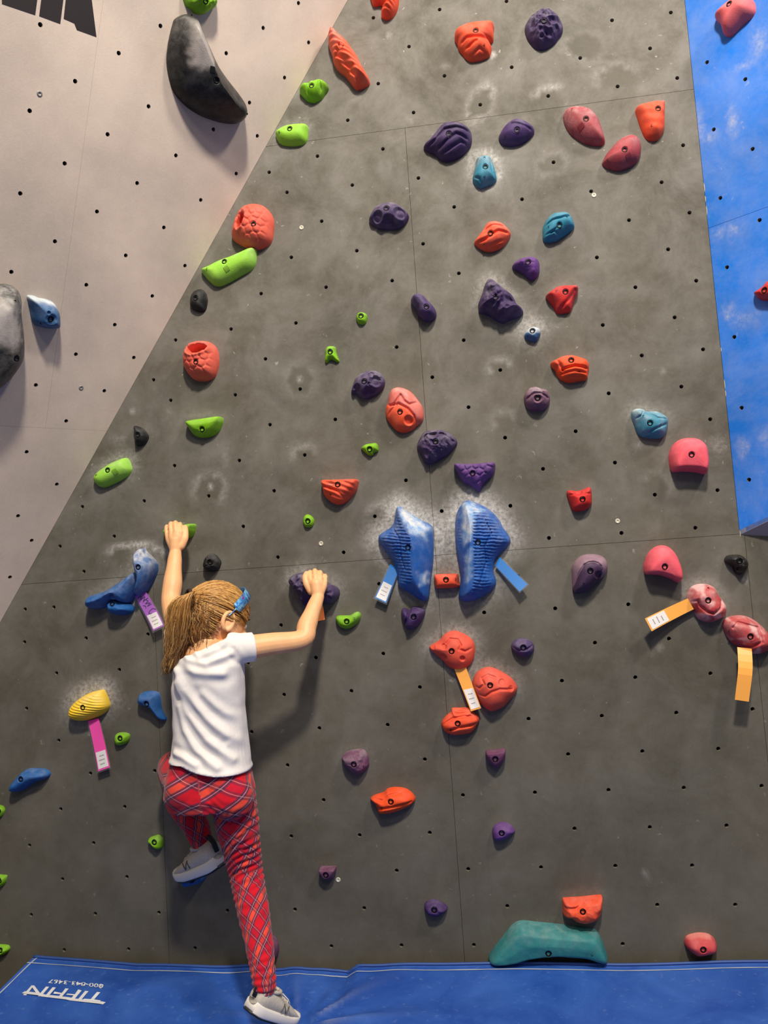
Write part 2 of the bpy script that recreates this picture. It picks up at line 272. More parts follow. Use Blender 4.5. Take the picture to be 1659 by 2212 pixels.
H(5, 'orangered', '835,985 848,945 855,900 875,860 910,845 950,850 1000,875 1040,920 1070,965 1080,1010 1075,1055 1040,1090 1005,1120 950,1135 905,1120 870,1085 840,1040', (932, 1011), .05, 'orange hold with a swirl relief and a dusty pink upper half', feats=[('ton', '855,900 875,850 950,840 1050,910 1090,1010 1080,1060 1035,1080 1030,1040 990,990 930,960 880,970 845,950'), ('gro', '840,950 870,965 920,955 980,985 1020,1030 1030,1080', 9, 6), ('gro', '890,960 915,930 935,900 955,935 990,960 1030,945', 9, 5), ('dim', 985, 1060, 34, 7), ('gro', '845,1030 870,1000 910,965', 8, 4)], ck=.3, tone_soft=.003, wt=.4)
H(5, 'purpledark', '1037,1215 1055,1170 1085,1130 1140,1118 1200,1118 1250,1140 1290,1180 1293,1210 1260,1255 1200,1300 1150,1330 1110,1340 1080,1320 1065,1280 1040,1240', (1160, 1201), .055, 'craggy purple hold below the orange swirl hold', feats=[('rgh', 36, 13), ('gro', '1045,1200 1100,1150 1200,1140 1285,1195', 12, 7)], ck=.3)
H(5, 'purplemid', '1277,1340 1350,1340 1450,1335 1533,1330 1537,1370 1525,1410 1480,1450 1455,1490 1440,1517 1410,1500 1370,1470 1330,1450 1300,1400', (1396, 1402), .05, 'purple flat-topped hold with pebbled relief above the large blue pair', holes=[(1477, 1387)], feats=[('cell', 48, 4)], wt=.2, ck=.1, tilt=(0, .15))
H(5, 'lime', '680,1238 705,1215 740,1207 775,1205 790,1225 790,1255 765,1265 755,1282 730,1283 705,1265 690,1250', (736, 1247), .025, 'tiny green foothold pointed at one end, under the orange swirl hold')
H(5, 'orange', '430,1445 500,1440 580,1437 655,1438 658,1470 645,1510 615,1550 570,1590 520,1597 470,1570 440,1535 432,1490', (535, 1474), .05, 'orange flat-topped wood-grain hold standing alone above the girl', holes=[(487, 1532)], sq=(492, 1469), feats=[('rid', 65, 34, 1.6), ('gro', '440,1480 520,1510 570,1550 620,1540', 10, 4)], wt=.22, tilt=(0, .15), ck=.12, halo=.12)
H(0, 'purpledark', '1033,651 1041,631 1046,614 1053,601 1063,600 1077,611 1094,624 1108,636 1117,653 1130,666 1129,676 1114,683 1100,688 1087,694 1071,688 1056,678 1036,671 1033,661', P(5, 1543, 286), .07, 'big craggy purple hold shaped like a pointed rock', feats=[('rgh', 32, 16)], ck=.3, halo=.4)
H(6, 'purplemid', '20,65 50,35 100,15 150,12 190,35 197,80 190,120 165,148 130,150 100,120 60,95 30,85', (120, 53), .045, 'bright purple lumpy hold just above the pointed purple rock', feats=[('noi', 35, 5)], ck=.1)
H(6, 'red', '235,262 270,235 310,212 380,205 440,208 438,245 420,290 400,350 375,365 310,367 285,330 255,290', (359, 245), .045, 'red shield-shaped hold next to the pointed purple rock', holes=[(301, 241)], feats=[('gro', '420,230 380,290 320,350', 14, 4)], wt=.25, ck=.12, halo=.12, tilt=(0, .15))
H(6, 'bluepale', '97,520 110,485 145,463 185,465 203,490 195,520 175,552 140,550 110,538', (148, 490), .03, 'tiny blue hold almost white with chalk', feats=[('ton', '90,500 110,470 150,455 210,470 205,500 170,505 150,520 120,500')], ck=.3, halo=.75, tone_soft=.004)
H(6, 'orangered', '267,690 290,675 340,650 400,643 450,655 500,675 515,710 510,750 500,795 450,805 390,815 340,800 310,770 295,735 275,715', (396, 680), .05, 'orange stepped hold with layered ledges', holes=[(446, 752)], feats=[('gro', '345,735 420,715 515,725', 10, 7), ('gro', '340,760 420,745 510,755', 8, 5), ('gro', '310,680 345,740 340,800', 10, 5), ('gro', '350,790 420,775 505,780', 8, 4)], wt=.4)
H(6, 'mauve', '95,920 105,880 130,850 170,842 210,855 245,865 262,900 262,940 245,975 200,997 150,995 110,970', (182, 920), .05, 'round mauve knobby hold below the orange stepped one', holes=[(218, 885)], feats=[('gro', '100,930 160,890 200,890 255,915', 10, 6), ('dim', 182, 925, 30, 6), ('noi', 30, 4)], ck=.35)
H(6, 'teal', '787,1030 795,995 825,982 860,985 880,1000 950,1000 1000,1025 1023,1050 1020,1100 1005,1150 975,1172 920,1173 850,1160 820,1125 805,1080', (900, 1083), .05, 'teal rock-shaped hold above the upper pink dome', holes=[(859, 1037), (963, 1092)], feats=[('gro', '790,1060 850,1030 870,990', 8, 5), ('gro', '860,1160 930,1120 1020,1080', 9, 4), ('gro', '880,1000 950,1050 1020,1050', 8, 3)], ck=.45, halo=.3)
H(6, 'pink', '1033,1310 1035,1270 1055,1220 1100,1180 1165,1168 1225,1178 1265,1210 1280,1250 1280,1320 1272,1390 1260,1402 1200,1390 1120,1385 1060,1388 1040,1360', (1163, 1287), .07, 'upper smooth pink dome hold near the edge of the blue wall', feats=[('dim', 1165, 1395, 70, 22, .45, 0)], wt=.9, wb=.22)
H(6, 'red', '370,1525 385,1508 430,1512 470,1505 510,1488 528,1500 533,1550 530,1600 500,1630 450,1645 410,1638 392,1600 378,1560', (469, 1571), .045, 'red hold with two raised corners like ears', feats=[('gro', '385,1540 440,1535 520,1530', 9, 3), ('dim', 445, 1515, 30, 6)], ck=.05)
H(6, 'red', '1563,245 1590,225 1625,200 1659,165 1720,150 1740,220 1720,290 1650,292 1600,285 1575,265', (1638, 232), .04, 'red hold on the blue wall, well below the salmon pink one', f='B')
H(3, 'salmon', '1313,100 1345,60 1390,20 1430,-10 1480,-40 1545,-20 1565,40 1545,90 1490,140 1420,210 1385,220 1362,205 1345,150 1315,120', (1416, 33), .055, 'salmon pink hold at the top of the blue wall', f='B', ck=.2)
# --- grey wall, lower part
H(7, 'lime', '1045,135 1080,120 1140,105 1235,92 1240,130 1225,165 1200,185 1120,190 1060,180 1048,160', (1190, 122), .05, 'green hold gripped by the raised left hand of the girl', wt=.3)
H(7, 'black', '1297,350 1310,310 1345,280 1375,292 1395,315 1408,340 1395,380 1360,400 1320,395 1300,375', (1350, 340), .04, 'small ragged black hold above the head of the girl', feats=[('rgh', 60, 5)])
H(7, 'yellow', '435,1310 445,1265 490,1220 560,1180 640,1160 660,1175 685,1235 687,1270 660,1305 610,1335 540,1357 480,1357 445,1340', (538, 1267), .055, 'yellow shell-ribbed hold surrounded by chalk dust', feats=[('rid', 78, 17, 1.7)], ck=.25, halo=.85)
H(7, 'blue', '878,1220 890,1185 930,1168 980,1168 1010,1185 1018,1230 1025,1280 1040,1315 1055,1345 1045,1357 1015,1345 980,1305 950,1275 905,1260 882,1245', (941, 1246), .045, 'smooth blue tadpole-shaped hold beside the shirt of the girl')
H(7, 'lime', '730,1470 740,1440 780,1430 820,1440 826,1465 810,1495 770,1513 745,1510 733,1490', (769, 1466), .025, 'tiny green foothold beside the bright pink tag')
H(8, 'lime', '308,85 310,55 325,35 345,33 370,50 380,75 370,105 345,117 320,110', (340, 77), .022, 'tiny green egg-shaped foothold above the gripped purple jug')
H(8, 'purpledark', '215,460 235,425 280,405 330,405 400,430 470,475 520,500 537,535 525,575 480,610 430,600 380,590 350,600 310,620 285,580 260,530 225,490', (385, 500), .07, 'purple craggy jug gripped by the right hand of the girl', feats=[('rgh', 38, 12), ('noi', 20, 6)], ck=.3, halo=.45, wt=.35)
H(8, 'lime', '517,700 530,682 570,680 610,678 640,660 665,658 678,680 670,710 645,740 600,765 560,762 530,740', (590, 718), .03, 'green smile-shaped foothold beside the short orange tag', holes=[(639, 699)], wt=.4)
H(8, 'purple', '935,660 945,635 970,635 990,645 1010,625 1050,622 1085,640 1090,665 1075,705 1050,740 1010,768 975,768 955,740 940,695', (1018, 689), .045, 'purple knuckle-shaped hold under the large blue hold with the white-labelled tag', holes=[(977, 745)], feats=[('gro', '985,640 980,690 960,740', 9, 6), ('noi', 30, 3)])
_L = ('rgb', 0)
H(8, 'bigblue', '905,-15 925,-25 950,-5 1000,30 1060,65 1120,95 1140,130 1143,220 1140,330 1130,420 1120,500 1110,570 1085,590 1050,580 990,540 930,505 912,480 910,440 895,380 870,320 820,250 790,210 785,180 800,155 860,115 885,80 890,40', (985, 246), .085, 'large blue wing-shaped hold whose smooth side faces its twin', holes=[(1065, 537)], feats=[('scl', '905,-15 960,120 1010,190 1005,330 1015,430 1000,500 930,505 912,480 895,380 870,320 820,250 785,180 860,115 890,40', 80, 20, 3.2), ('gro', '880,120 930,190 935,300 960,380', 7, 4), ('ton', '905,-25 960,-10 1060,70 1120,110 1100,200 1060,180 1010,160 950,80'), ('ton', '1050,420 1100,400 1110,470 1060,490')], ck=.2, halo=.95, tone_soft=.02, tone_gain=1.6, chalktone=1.1, ridge='925,-20 985,120 1020,260 1040,420 1075,570')
H(8, 'bigblue', '1300,0 1330,-45 1365,-62 1420,-45 1500,-5 1560,55 1590,110 1625,160 1640,200 1620,235 1565,290 1535,340 1530,400 1545,450 1540,495 1490,540 1420,580 1350,592 1315,580 1303,555 1310,500 1315,420 1300,330 1285,230 1280,120 1285,50', (1430, 214), .085, 'large blue wing-shaped hold whose cracked scaly side faces away from its twin', holes=[(1363, 540)], feats=[('scl', '1390,0 1420,-50 1500,-5 1590,110 1640,200 1535,340 1545,470 1420,580 1380,560 1400,420 1395,200', 85, 20, 3.2), ('scl', '1285,20 1310,30 1330,200 1310,300 1285,200', 85, 20, 2.8), ('gro', '1470,60 1515,150 1470,240 1480,340 1440,480', 7, 4), ('ton', '1330,-60 1400,-40 1470,0 1420,30 1380,200 1340,240 1330,100'), ('ton', '1350,300 1390,240 1385,420 1350,470')], ck=.2, halo=.95, tone_soft=.02, tone_gain=1.6, chalktone=1.1, ridge='1350,-40 1380,120 1375,300 1350,560')
H(8, 'orange', '1150,425 1180,415 1290,413 1303,420 1310,470 1312,495 1280,502 1200,507 1160,505 1150,470', (1225, 452), .04, 'small orange block hold between the two large blue ones', holes=[(1283, 449)], wt=.3, wb=.7)
H(8, 'corald', '1115,885 1130,870 1180,840 1215,800 1270,778 1330,795 1385,830 1408,870 1408,930 1390,980 1350,1020 1290,1030 1240,1010 1200,970 1160,935 1125,905', (1261, 908), .05, 'coral moon-cratered hold with the orange tag hanging from it', feats=[('dim', 1205, 950, 28, 5), ('dim', 1330, 955, 20, 5), ('dim', 1140, 885, 16, 4), ('dim', 1210, 880, 22, 4), ('gro', '1225,860 1250,830 1300,835 1320,870 1310,895 1350,910 1395,890', 9, 4)], halo=.5, ck=.05)
H(0, 'corald', '1020,1481 1023,1465 1033,1451 1050,1443 1066,1444 1087,1454 1104,1465 1114,1478 1118,1488 1113,1501 1100,1516 1087,1529 1066,1538 1053,1535 1039,1522 1029,1505', P(8, 1507, 1125), .06, 'coral moon-cratered hold overlapping the end of the orange tag', feats=[('gro', '1024,1483 1036,1487 1046,1478 1040,1466 1054,1458 1070,1464', 3, 4), ('gro', '1030,1500 1048,1504 1062,1494 1080,1488 1105,1490', 3, 4), ('dim', 1084, 1474, 8, 4), ('dim', 1104, 1488, 7, 4)], halo=.35, ck=.08)
H(8, 'orange', '1195,1365 1220,1330 1255,1300 1262,1278 1300,1275 1390,1275 1400,1300 1430,1330 1438,1355 1420,1390 1390,1430 1340,1445 1270,1450 1220,1430 1200,1400', (1300, 1370), .05, 'orange grooved hold just below the two coral cratered ones', holes=[(1255, 1412)], feats=[('gro', '1260,1300 1300,1312 1400,1300', 9, 5), ('gro', '1200,1385 1270,1340 1340,1325 1430,1335', 11, 6), ('gro', '1225,1425 1310,1395 1420,1380', 11, 6)])
H(0, 'mauve', '737,1637 746,1627 763,1621 783,1621 793,1632 796,1647 795,1657 783,1670 769,1674 752,1665 742,1653 739,1645', P(8, 637, 1630), .045, 'mauve lumpy hold standing alone above the orange fish-shaped hold', holes=[(784, 1656)], feats=[('noi', 40, 6)], ck=.2, halo=.12)
H(0, 'mauve', '1050,1623 1070,1621 1090,1619 1092,1633 1088,1647 1080,1657 1070,1661 1060,1655 1052,1640', P(8, 1540, 1597), .04, 'small mauve flat-topped hold below the orange grooved one', wt=.2, tilt=(0, .2), ck=.05)
H(9, 'plum', '405,380 420,340 460,300 520,285 580,292 620,315 637,360 625,410 590,450 550,490 500,530 450,540 415,535 408,480 405,430', (517, 397), .065, 'two-tone plum hold with a dark smooth front and pale ribbed back', holes=[(476, 469)], feats=[('ton', '395,400 410,330 460,280 520,270 600,285 650,340 640,420 590,450 600,400 580,360 540,338 480,355 440,440 412,525 400,500'), ('gro', '412,525 425,480 440,440 458,395 480,358 510,342 540,338 568,348 585,365 593,390 590,420 560,480', 9, 5), ('dim', 570, 420, 26, 5)], tone_soft=.002, ck=.1)
H(9, 'pink', '870,380 875,340 900,280 945,240 1000,230 1050,255 1085,305 1105,370 1110,430 1100,465 1080,467 1040,445 980,425 930,420 880,415', (993, 370), .07, 'lower smooth pink dome hold with a slanted under-edge', wt=.9, wb=.22, feats=[('dim', 990, 440, 70, 16, .4, -18)])
H(9, 'black', '1385,325 1400,300 1430,290 1480,290 1515,310 1537,345 1530,385 1510,410 1475,420 1450,400 1435,370 1400,345', (1473, 332), .04, 'small shiny black hold under the corner of the blue wall', feats=[('dim', 1480, 385, 18, 6), ('noi', 50, 4)], rough=.25, ck=.05)
H(9, 'redwhite', '1145,580 1150,540 1175,500 1220,480 1270,480 1320,500 1350,550 1380,590 1400,630 1390,680 1350,710 1290,728 1240,715 1210,690 1190,650 1160,610', (1270, 585), .06, 'pink and white marbled hold with the slanting orange tag', holes=[(1278, 508)], feats=[('gro', '1150,600 1210,585 1225,620 1270,660 1310,670 1360,630 1370,590', 9, 6), ('mar', 26, .9)], ck=.3, halo=.3)
H(9, 'redwhite', '1378,745 1395,705 1450,685 1510,683 1570,705 1630,750 1680,810 1700,860 1680,900 1620,930 1550,925 1490,890 1440,860 1400,805', (1540, 816), .06, 'dark red and white marbled hold with the upright orange tag', holes=[(1423, 785)], feats=[('gro', '1440,760 1470,725 1520,740 1600,760 1615,850 1560,880 1500,890', 10, 6), ('gro', '1400,810 1440,840 1490,880', 9, 5), ('mar', 30, .7)], ck=.3)
H(9, 'purple', '13,880 30,845 70,828 115,832 150,855 162,890 150,925 110,945 70,940 30,915', (90, 886), .04, 'small purple oval hold beside the coral cratered pair', feats=[('gro', '15,880 60,905 110,900 160,870', 9, 4)], ck=.25)
H(10, 'blue', '62,150 75,120 100,90 140,50 180,35 240,35 285,42 308,65 300,90 270,105 220,120 170,150 130,175 90,185 65,175', (140, 95), .045, 'blue bean-shaped hold to the side of the pink-tagged route', feats=[('noi', 25, 2)])
H(10, 'lime', '-40,285 -20,268 0,270 15,278 24,298 15,325 0,342 -25,345 -42,320', (-14, 305), .025, 'tiny green foothold next below the blue bean-shaped hold')
H(10, 'lime', '-45,735 -20,715 10,716 36,720 34,750 20,775 -5,792 -30,785 -45,765', (-8, 750), .025, 'tiny green foothold midway between the bean-shaped hold and the mat corner')
H(10, 'lime', '-45,1195 -25,1165 10,1163 45,1168 56,1190 35,1218 0,1230 -30,1225', (0, 1195), .025, 'tiny green foothold just above the corner of the mat')
H(10, 'lime', '945,490 955,475 985,465 1010,460 1035,480 1040,500 1035,535 1015,550 990,545 965,520 950,505', (988, 502), .028, 'tiny green two-lobed foothold beside the bent leg of the girl')
H(10, 'blue', '1165,745 1175,765 1200,784 1240,775 1290,760 1310,725 1300,690 1220,680 1175,700', (1235, 730), .07, 'blue foothold under the raised left shoe')
H(11, 'mauve', '40,1150 70,1110 110,1112 140,1150 148,1200 135,1250 90,1265 50,1240', (95, 1190), .045, 'dark mauve hold half hidden behind the straight leg')
H(11, 'orangered', '738,225 770,205 820,190 850,165 900,157 960,165 1000,190 1025,225 1015,255 970,285 910,310 850,325 795,322 780,290 765,260 745,240', (873, 239), .05, 'orange fish-shaped hold with long grooves', holes=[(815, 275)], feats=[('gro', '745,230 820,240 860,205 950,185 1010,210', 11, 5), ('gro', '790,290 880,275 1000,250', 11, 5)], ck=.05)
H(0, 'purplemid', '1064,1793 1071,1783 1087,1778 1101,1782 1108,1788 1113,1797 1105,1804 1095,1812 1080,1817 1068,1815 1064,1806', P(11, 1581, 441), .035, 'bright purple egg-shaped foothold between the small mauve one and the teal slab')
H(11, 'mauve', '417,665 465,662 515,662 518,690 510,720 490,742 455,745 430,735 418,700', (458, 708), .035, 'small mauve flat-topped foothold beside a pale screw washer', wt=.2, tilt=(0, .2), ck=.1)
H(11, 'purple', '1085,910 1105,885 1150,875 1190,890 1215,905 1235,930 1215,955 1180,978 1140,980 1100,960 1088,935', (1150, 933), .035, 'purple drop-shaped foothold low on the wall, beside the teal slab', feats=[('noi', 40, 3)])
H(12, 'orange', '345,880 365,873 450,868 550,858 597,858 600,890 598,940 585,985 550,1015 490,1030 430,1018 395,995 350,980 345,930', (470, 941), .055, 'orange chunky block hold above the teal volume', feats=[('gro', '350,930 430,925 470,900', 14, 6), ('rgh', 24, 5)], wt=.3, halo=.1)
H(0, 'tealvol', '1056,2077 1066,2056 1090,2025 1107,2004 1127,1995 1160,1998 1201,2002 1245,2007 1282,2012 1294,2021 1306,2046 1313,2077 1290,2076 1262,2068 1208,2062 1150,2067 1113,2077 1085,2080', P(12, 250, 1208), .065, 'wide teal slab hold with a hollow underside just above the mat', holes=[P(12, 528, 1212)], wt=.45, wb=.25, base=True, feats=[('noi', 14, 3)], ck=.12)
H(12, 'pinkred', '1130,1155 1145,1120 1190,1103 1240,1098 1290,1108 1325,1135 1337,1175 1325,1210 1280,1225 1210,1235 1170,1215 1140,1185', (1240, 1185), .05, 'rounded red hold with a dusty top just above the mat', ck=.12, feats=[('ton', '1130,1155 1145,1110 1240,1090 1330,1130 1300,1140 1220,1130 1150,1150')], tone_soft=.004)
# the blue sculpted hold is three bodies of one hold
SCULPT = [dict(c=7, pts=CV(7, '860,290 880,255 905,248 920,275 950,300 985,340 990,380 980,420 950,480 915,530 875,555 852,540 868,490 880,440 865,390 855,340'), bolt=P(7, 894, 371), h=.085, part='upper_lobe', ck=.7),
 dict(c=7, pts=CV(7, '548,600 560,560 610,540 670,520 720,490 780,450 840,405 880,402 892,450 872,510 845,565 815,600 770,600 730,585 690,610 640,635 580,640 550,625'), bolt=P(7, 718, 560), h=.075, part='arm', ck=.32),
 dict(c=7, pts=CV(7, '690,620 705,588 760,580 810,598 840,625 840,655 800,675 750,680 705,665'), bolt=P(7, 718, 605), h=.06, part='foot', ck=.05)]
# ------------------------------------------------------------------ walls
def fr(hs): return {'L': LIGHT, 'B': BLUE}.get(hs.get('f'), GREY)
OUTL = []                                                                        # hold outlines on the grey wall, for chalk and hidden bolt holes
for hs in HOLDS:
    if 'f' not in hs: OUTL.append((np.array([GREY.hit(p, .35 * hs['h']) for p in hs['pts']]), hs.get('halo', .05)))
for hs in SCULPT: OUTL.append((np.array([GREY.hit(p, .02) for p in hs['pts']]), .35))
# outlines left by holds that were taken away: centre, radii, turn, arc, strength (crop coordinates)
GHOST = [(2, 1444, 665, 125, 62, 62, 0, 360, .4), (3, 480, 300, 120, 80, -20, 150, 330, .2), (3, 690, 500, 120, 80, 0, 20, 200, .28), (3, 250, 610, 75, 45, 10, 20, 170, .5), (3, 270, 1050, 95, 60, 20, 0, 360, .12),
 (5, 290, 800, 95, 110, 0, 0, 360, .10), (5, 320, 1285, 62, 55, 0, 20, 200, .35), (5, 1572, 735, 62, 55, 0, 20, 200, .32), (5, 1600, 1085, 60, 75, 0, 20, 190, .18), (4, 1340, 1500, 95, 95, 0, -60, 200, .3),
 (7, 880, 300, 195, 75, -6, 20, 165, .7), (6, 940, 1500, 85, 85, 0, -30, 140, .15), (5, 800, 1700, 80, 90, 0, 30, 150, .3), (2, 1470, 1080, 85, 115, 0, 0, 360, .3), (4, 1270, 1100, 150, 80, 0, 20, 150, .1)]
SPOT = [(2, 1525, 365, 12, 36, .9), (2, 1570, 1130, 26, 8, .9), (5, 288, 793, 24, 20, .5), (4, 1350, 1485, 18, 14, .6), (2, 990, 770, 22, 22, .35), (6, 1340, 1220, 50, 70, .28), (6, 815, 1230, 22, 30, .35), (9, 972, 890, 16, 34, .3), (9, 905, 943, 12, 14, .4),
        (12, 880, 713, 19, 19, .55), (9, 1530, 440, 20, 12, .5), (8, 370, 110, 8, 90, .22), (4, 1080, 1010, 14, 70, .2), (4, 1440, 1290, 25, 90, .18), (7, 460, 445, 22, 22, .25), (2, 1220, 420, 40, 25, .25), (2, 640, 620, 60, 30, .12), (4, 930, 745, 30, 10, .3), (4, 990, 850, 20, 8, .3), (10, 425, 1120, 14, 12, .5),
        (4, 845, 1010, 12, 24, .4), (4, 760, 1185, 60, 22, .25), (9, 1270, 1090, 14, 14, .2), (3, 1120, 90, 30, 30, .2), (2, 855, 225, 8, 14, .5), (11, 303, 333, 7, 7, .8), (12, 280, 84, 9, 14, .85), (12, 1437, 348, 8, 6, .8), (12, 1452, 470, 7, 7, .8), (9, 362, 984, 7, 6, .7), (8, 898, 990, 6, 6, .5), (8, 1245, 155, 6, 6, .6), (7, 122, 1115, 6, 6, .7), (7, 765, 870, 6, 6, .7), (6, 735, 338, 10, 8, .5), (6, 990, 745, 10, 8, .3), (1, 30, 0, 1, 1, 0)]
def grey_attr(p):
    z = p[:, 1] + ZO; ck = np.zeros(len(p))
    grime = np.clip(.30 + .33 * z, 0, 1.25)
    for poly, hal in OUTL:
        lo, hi = poly.min(0) - .11, poly.max(0) + .11
        k = np.where((p > lo).all(1) & (p < hi).all(1))[0]
        if len(k) == 0: continue
        d = poly_dist(p[k], poly); up = sstep(p[k][:, 1], poly[:, 1].min(), poly[:, 1].max() + .03)
        ck[k] += hal * np.exp(-(d / (.018 + .020 * hal)) ** 2) * (.30 + .85 * up)
    for c, x, y, a, b, rot, a0, a1, st in GHOST:
        m = GREY.hit(P(c, x, y)); s = ORG[c][2] / 745.0; q = p - m; t = math.radians(rot)
        u = (q[:, 0] * math.cos(t) + q[:, 1] * math.sin(t)) / (a * s); v = (-q[:, 0] * math.sin(t) + q[:, 1] * math.cos(t)) / (b * s)
        r = np.hypot(u, v); th = np.degrees(np.arctan2(v, u)) % 360; R = .5 * (a + b) * s
        w = np.exp(-(np.maximum(0, r - 1) * R / .016) ** 2) * sstep(r, .86, 1.0)
        mid = (a0 + a1) / 2; half = (a1 - a0) / 2; dd = np.abs((th - mid + 180) % 360 - 180)
        ck += st * w * sstep(-dd, -half - 25, -half + 15)
        grime *= 1 - .6 * (r < .95)
    for c, x, y, a, b, st in SPOT:
        m = GREY.hit(P(c, x, y)); s = ORG[c][2] / 745.0; q = p - m
        ck += st * np.exp(-((q[:, 0] / (a * s)) ** 2 + (q[:, 1] / (b * s)) ** 2) ** 1.5)
    return {'chalk': np.clip(ck, 0, 1), 'grime': grime}
def panel(name, frame, poly, holes, mat, parent, attr_fn, step=.016, gap=.0005, thick=.018):
    poly = [np.array(q, float) for q in poly]
    if sum(poly[i][0] * poly[(i + 1) % len(poly)][1] - poly[(i + 1) % len(poly)][0] * poly[i][1] for i in range(len(poly))) < 0: poly = poly[::-1]
    n = len(poly); ins = []
    for i in range(n):                                                            # a small inset leaves an open joint between panels
        a, b, c = poly[i - 1], poly[i], poly[(i + 1) % n]
        d1 = (b - a) / np.linalg.norm(b - a); d2_ = (c - b) / np.linalg.norm(c - b); n1 = np.array([-d1[1], d1[0]]); n2 = np.array([-d2_[1], d2_[0]])
        ins.append(b + (n1 + n2) / max(.4, 1 + n1 @ n2) * gap)
    A = np.array(ins); verts, edges = [], []
    for i in range(n):                                                            # outer loop, sampled
        a, b = A[i], A[(i + 1) % n]; m = max(1, int(np.linalg.norm(b - a) / .05))
        for k in range(m): verts.append(a + (b - a) * k / m)
    no = len(verts); edges += [(i, (i + 1) % no) for i in range(no)]
    inh = [h for h in holes if inside(np.array([h]), A)[0] and poly_dist(np.array([h]), A)[0] > HR + .002]
    NH = 12
    for h in inh:
        s0 = len(verts)
        for k in range(NH): t = 2 * math.pi * k / NH; verts.append(np.array(h) + HR * np.array([math.cos(t), math.sin(t)]))
        edges += [(s0 + k, s0 + (k + 1) % NH) for k in range(NH)]
    nc = len(verts)
    lo, hi = A.min(0), A.max(0); gx, gy = np.meshgrid(np.arange(lo[0], hi[0], step), np.arange(lo[1], hi[1], step))
    gx[1::2] += step / 2; g = np.c_[gx.ravel(), gy.ravel()]; g = g[inside(g, A)]; g = g[poly_dist(g, A) > .006]
    for h in inh: g = g[np.linalg.norm(g - h, axis=1) > HR + .005]
    V = [Vector(v) for v in verts] + [Vector(v) for v in g]
    vo, eo, fo, ov, oe, of = delaunay_2d_cdt(V, edges, [], 1, 1e-6)
    vo = np.array([tuple(v) for v in vo])
    fc = [f for f in fo]
    cen = np.array([vo[list(f)].mean(0) for f in fc])
    bad = np.zeros(len(fc), bool)
    for h in inh: bad |= np.linalg.norm(cen - h, axis=1) < HR * .97
    bad |= ~inside(cen, A)
    fc = [f for f, b in zip(fc, bad) if not b]
    W = [(v[0], v[1], 0.0) for v in vo]; F_ = []
    for f in fc:
        a, b, c = (vo[f[0]], vo[f[1]], vo[f[2]]); F_.append(f if (b[0] - a[0]) * (c[1] - a[1]) - (b[1] - a[1]) * (c[0] - a[0]) > 0 else f[::-1])
    base = len(W); W += [(v[0], v[1], -thick) for v in verts[:no]]                 # panel edge going back
    mp = {}
    for i, src in enumerate(ov):
        for s_ in src: mp[s_] = i
    for i in range(no): j = (i + 1) % no; F_.append((mp[j], mp[i], base + i, base + j))
    at_ = attr_fn(np.array([[w[0], w[1]] for w in W]))
    return mesh_obj(name, W, F_, mat, parent, attrs=at_), inh
_tn_v, _tn_f = lathe([(HR + .0002, -.0002), (HR, -.003), (HR * .98, -.010), (.0047, -.0105), (.0046, -.024), (0.0, -.024)], 12)
TNUT = bpy.data.meshes.new('threaded_socket'); TNUT.from_pydata(_tn_v, [], _tn_f); TNUT.materials.append(M_WOOD); TNUT.materials.append(M_NUT); TNUT.materials.append(M_HOLE)
for i, p in enumerate(TNUT.polygons): p.use_smooth = True; p.material_index = 0 if i < 24 else (1 if i < 36 else 2)
def wall_screw(parent, ab, r=.007):
    v, f = lathe([(r, 0), (r, .0012), (r * .82, .0018), (r * .45, .0018), (r * .38, .0006), (0, .0006)], 14)
    return mesh_obj('screw_washer', v, f, M_WASH, parent, True, local=Matrix.Translation((ab[0], ab[1], 0)))
# grey wall: joints follow the seams of the photograph
yH1 = np.mean([GREY.hit(p)[1] for p in ((660, 300), (880, 277), (1500, 197))]); yH2 = np.mean([GREY.hit(p)[1] for p in ((840, 1207), (1120, 1185), (1590, 1156))])
xV1 = np.mean([GREY.hit(p)[0] for p in ((880, 280), (935, 1150), (1000, 2060))]); xV2 = np.mean([GREY.hit(p)[0] for p in ((340, 1404), (363, 2079))]); xV3 = xV1 + (xV1 - xV2)
print('seams', yH1, yH2, xV1, xV2, xV3, [GREY.hit(p) for p in ((660, 300), (1500, 197), (880, 280), (1000, 2060), (340, 1404), (363, 2079))])
XL, XR, YB, YT = -3.2, 1.9, -2.02, 2.0
ce = ec[:2]; cn = np.array([ce[1], -ce[0]]); cpt = cq[:2]                           # right of the crease
def gp(x0, x1, y0, y1): return clip_poly([np.array(q) for q in ((x0, y0), (x1, y0), (x1, y1), (x0, y1))], cpt, cn)
xE = 0.824
wall_back = structure(empty('wall_back', GREY.mat(0, 0)), 'grey painted plywood climbing wall', 'wall')
holesG = [GREY.hit(p) for p in HG]
sp = .2032 / 2                                                                      # hidden bolt holes of the regular grid, behind the climber
bolts = [GREY.hit(h['bolt']) for h in HOLDS if 'f' not in h]
for u in range(-14, 15):
    for v in range(-14, 22):
        q = np.array([(u - v) * sp, -(u + v) * sp])
        if not (-2.4 < q[0] < .66 and YB + .1 < q[1] < yH1 - .04): continue
        if (q - cpt) @ cn < .05: continue
        if min(np.linalg.norm(np.array(holesG) - q, axis=1)) < .06: continue
        if any(inside(np.array([q]), o)[0] or poly_dist(np.array([q]), o)[0] < .012 for o, _ in OUTL): continue
        holesG.append(q)
def backing(parent, pts, mat): mesh_obj('light_stop_sheet', [(q[0], q[1], -.026) for q in pts], [tuple(range(len(pts)))], mat, parent)  # added unseen sheet behind the panels; keeps world light out of the joints
M_BACK = plain('dark_backing', (40, 38, 36), .9)
backing(wall_back, [(XL, YB), (XR, YB), (XR, YT), (XL, YT)], M_BACK)
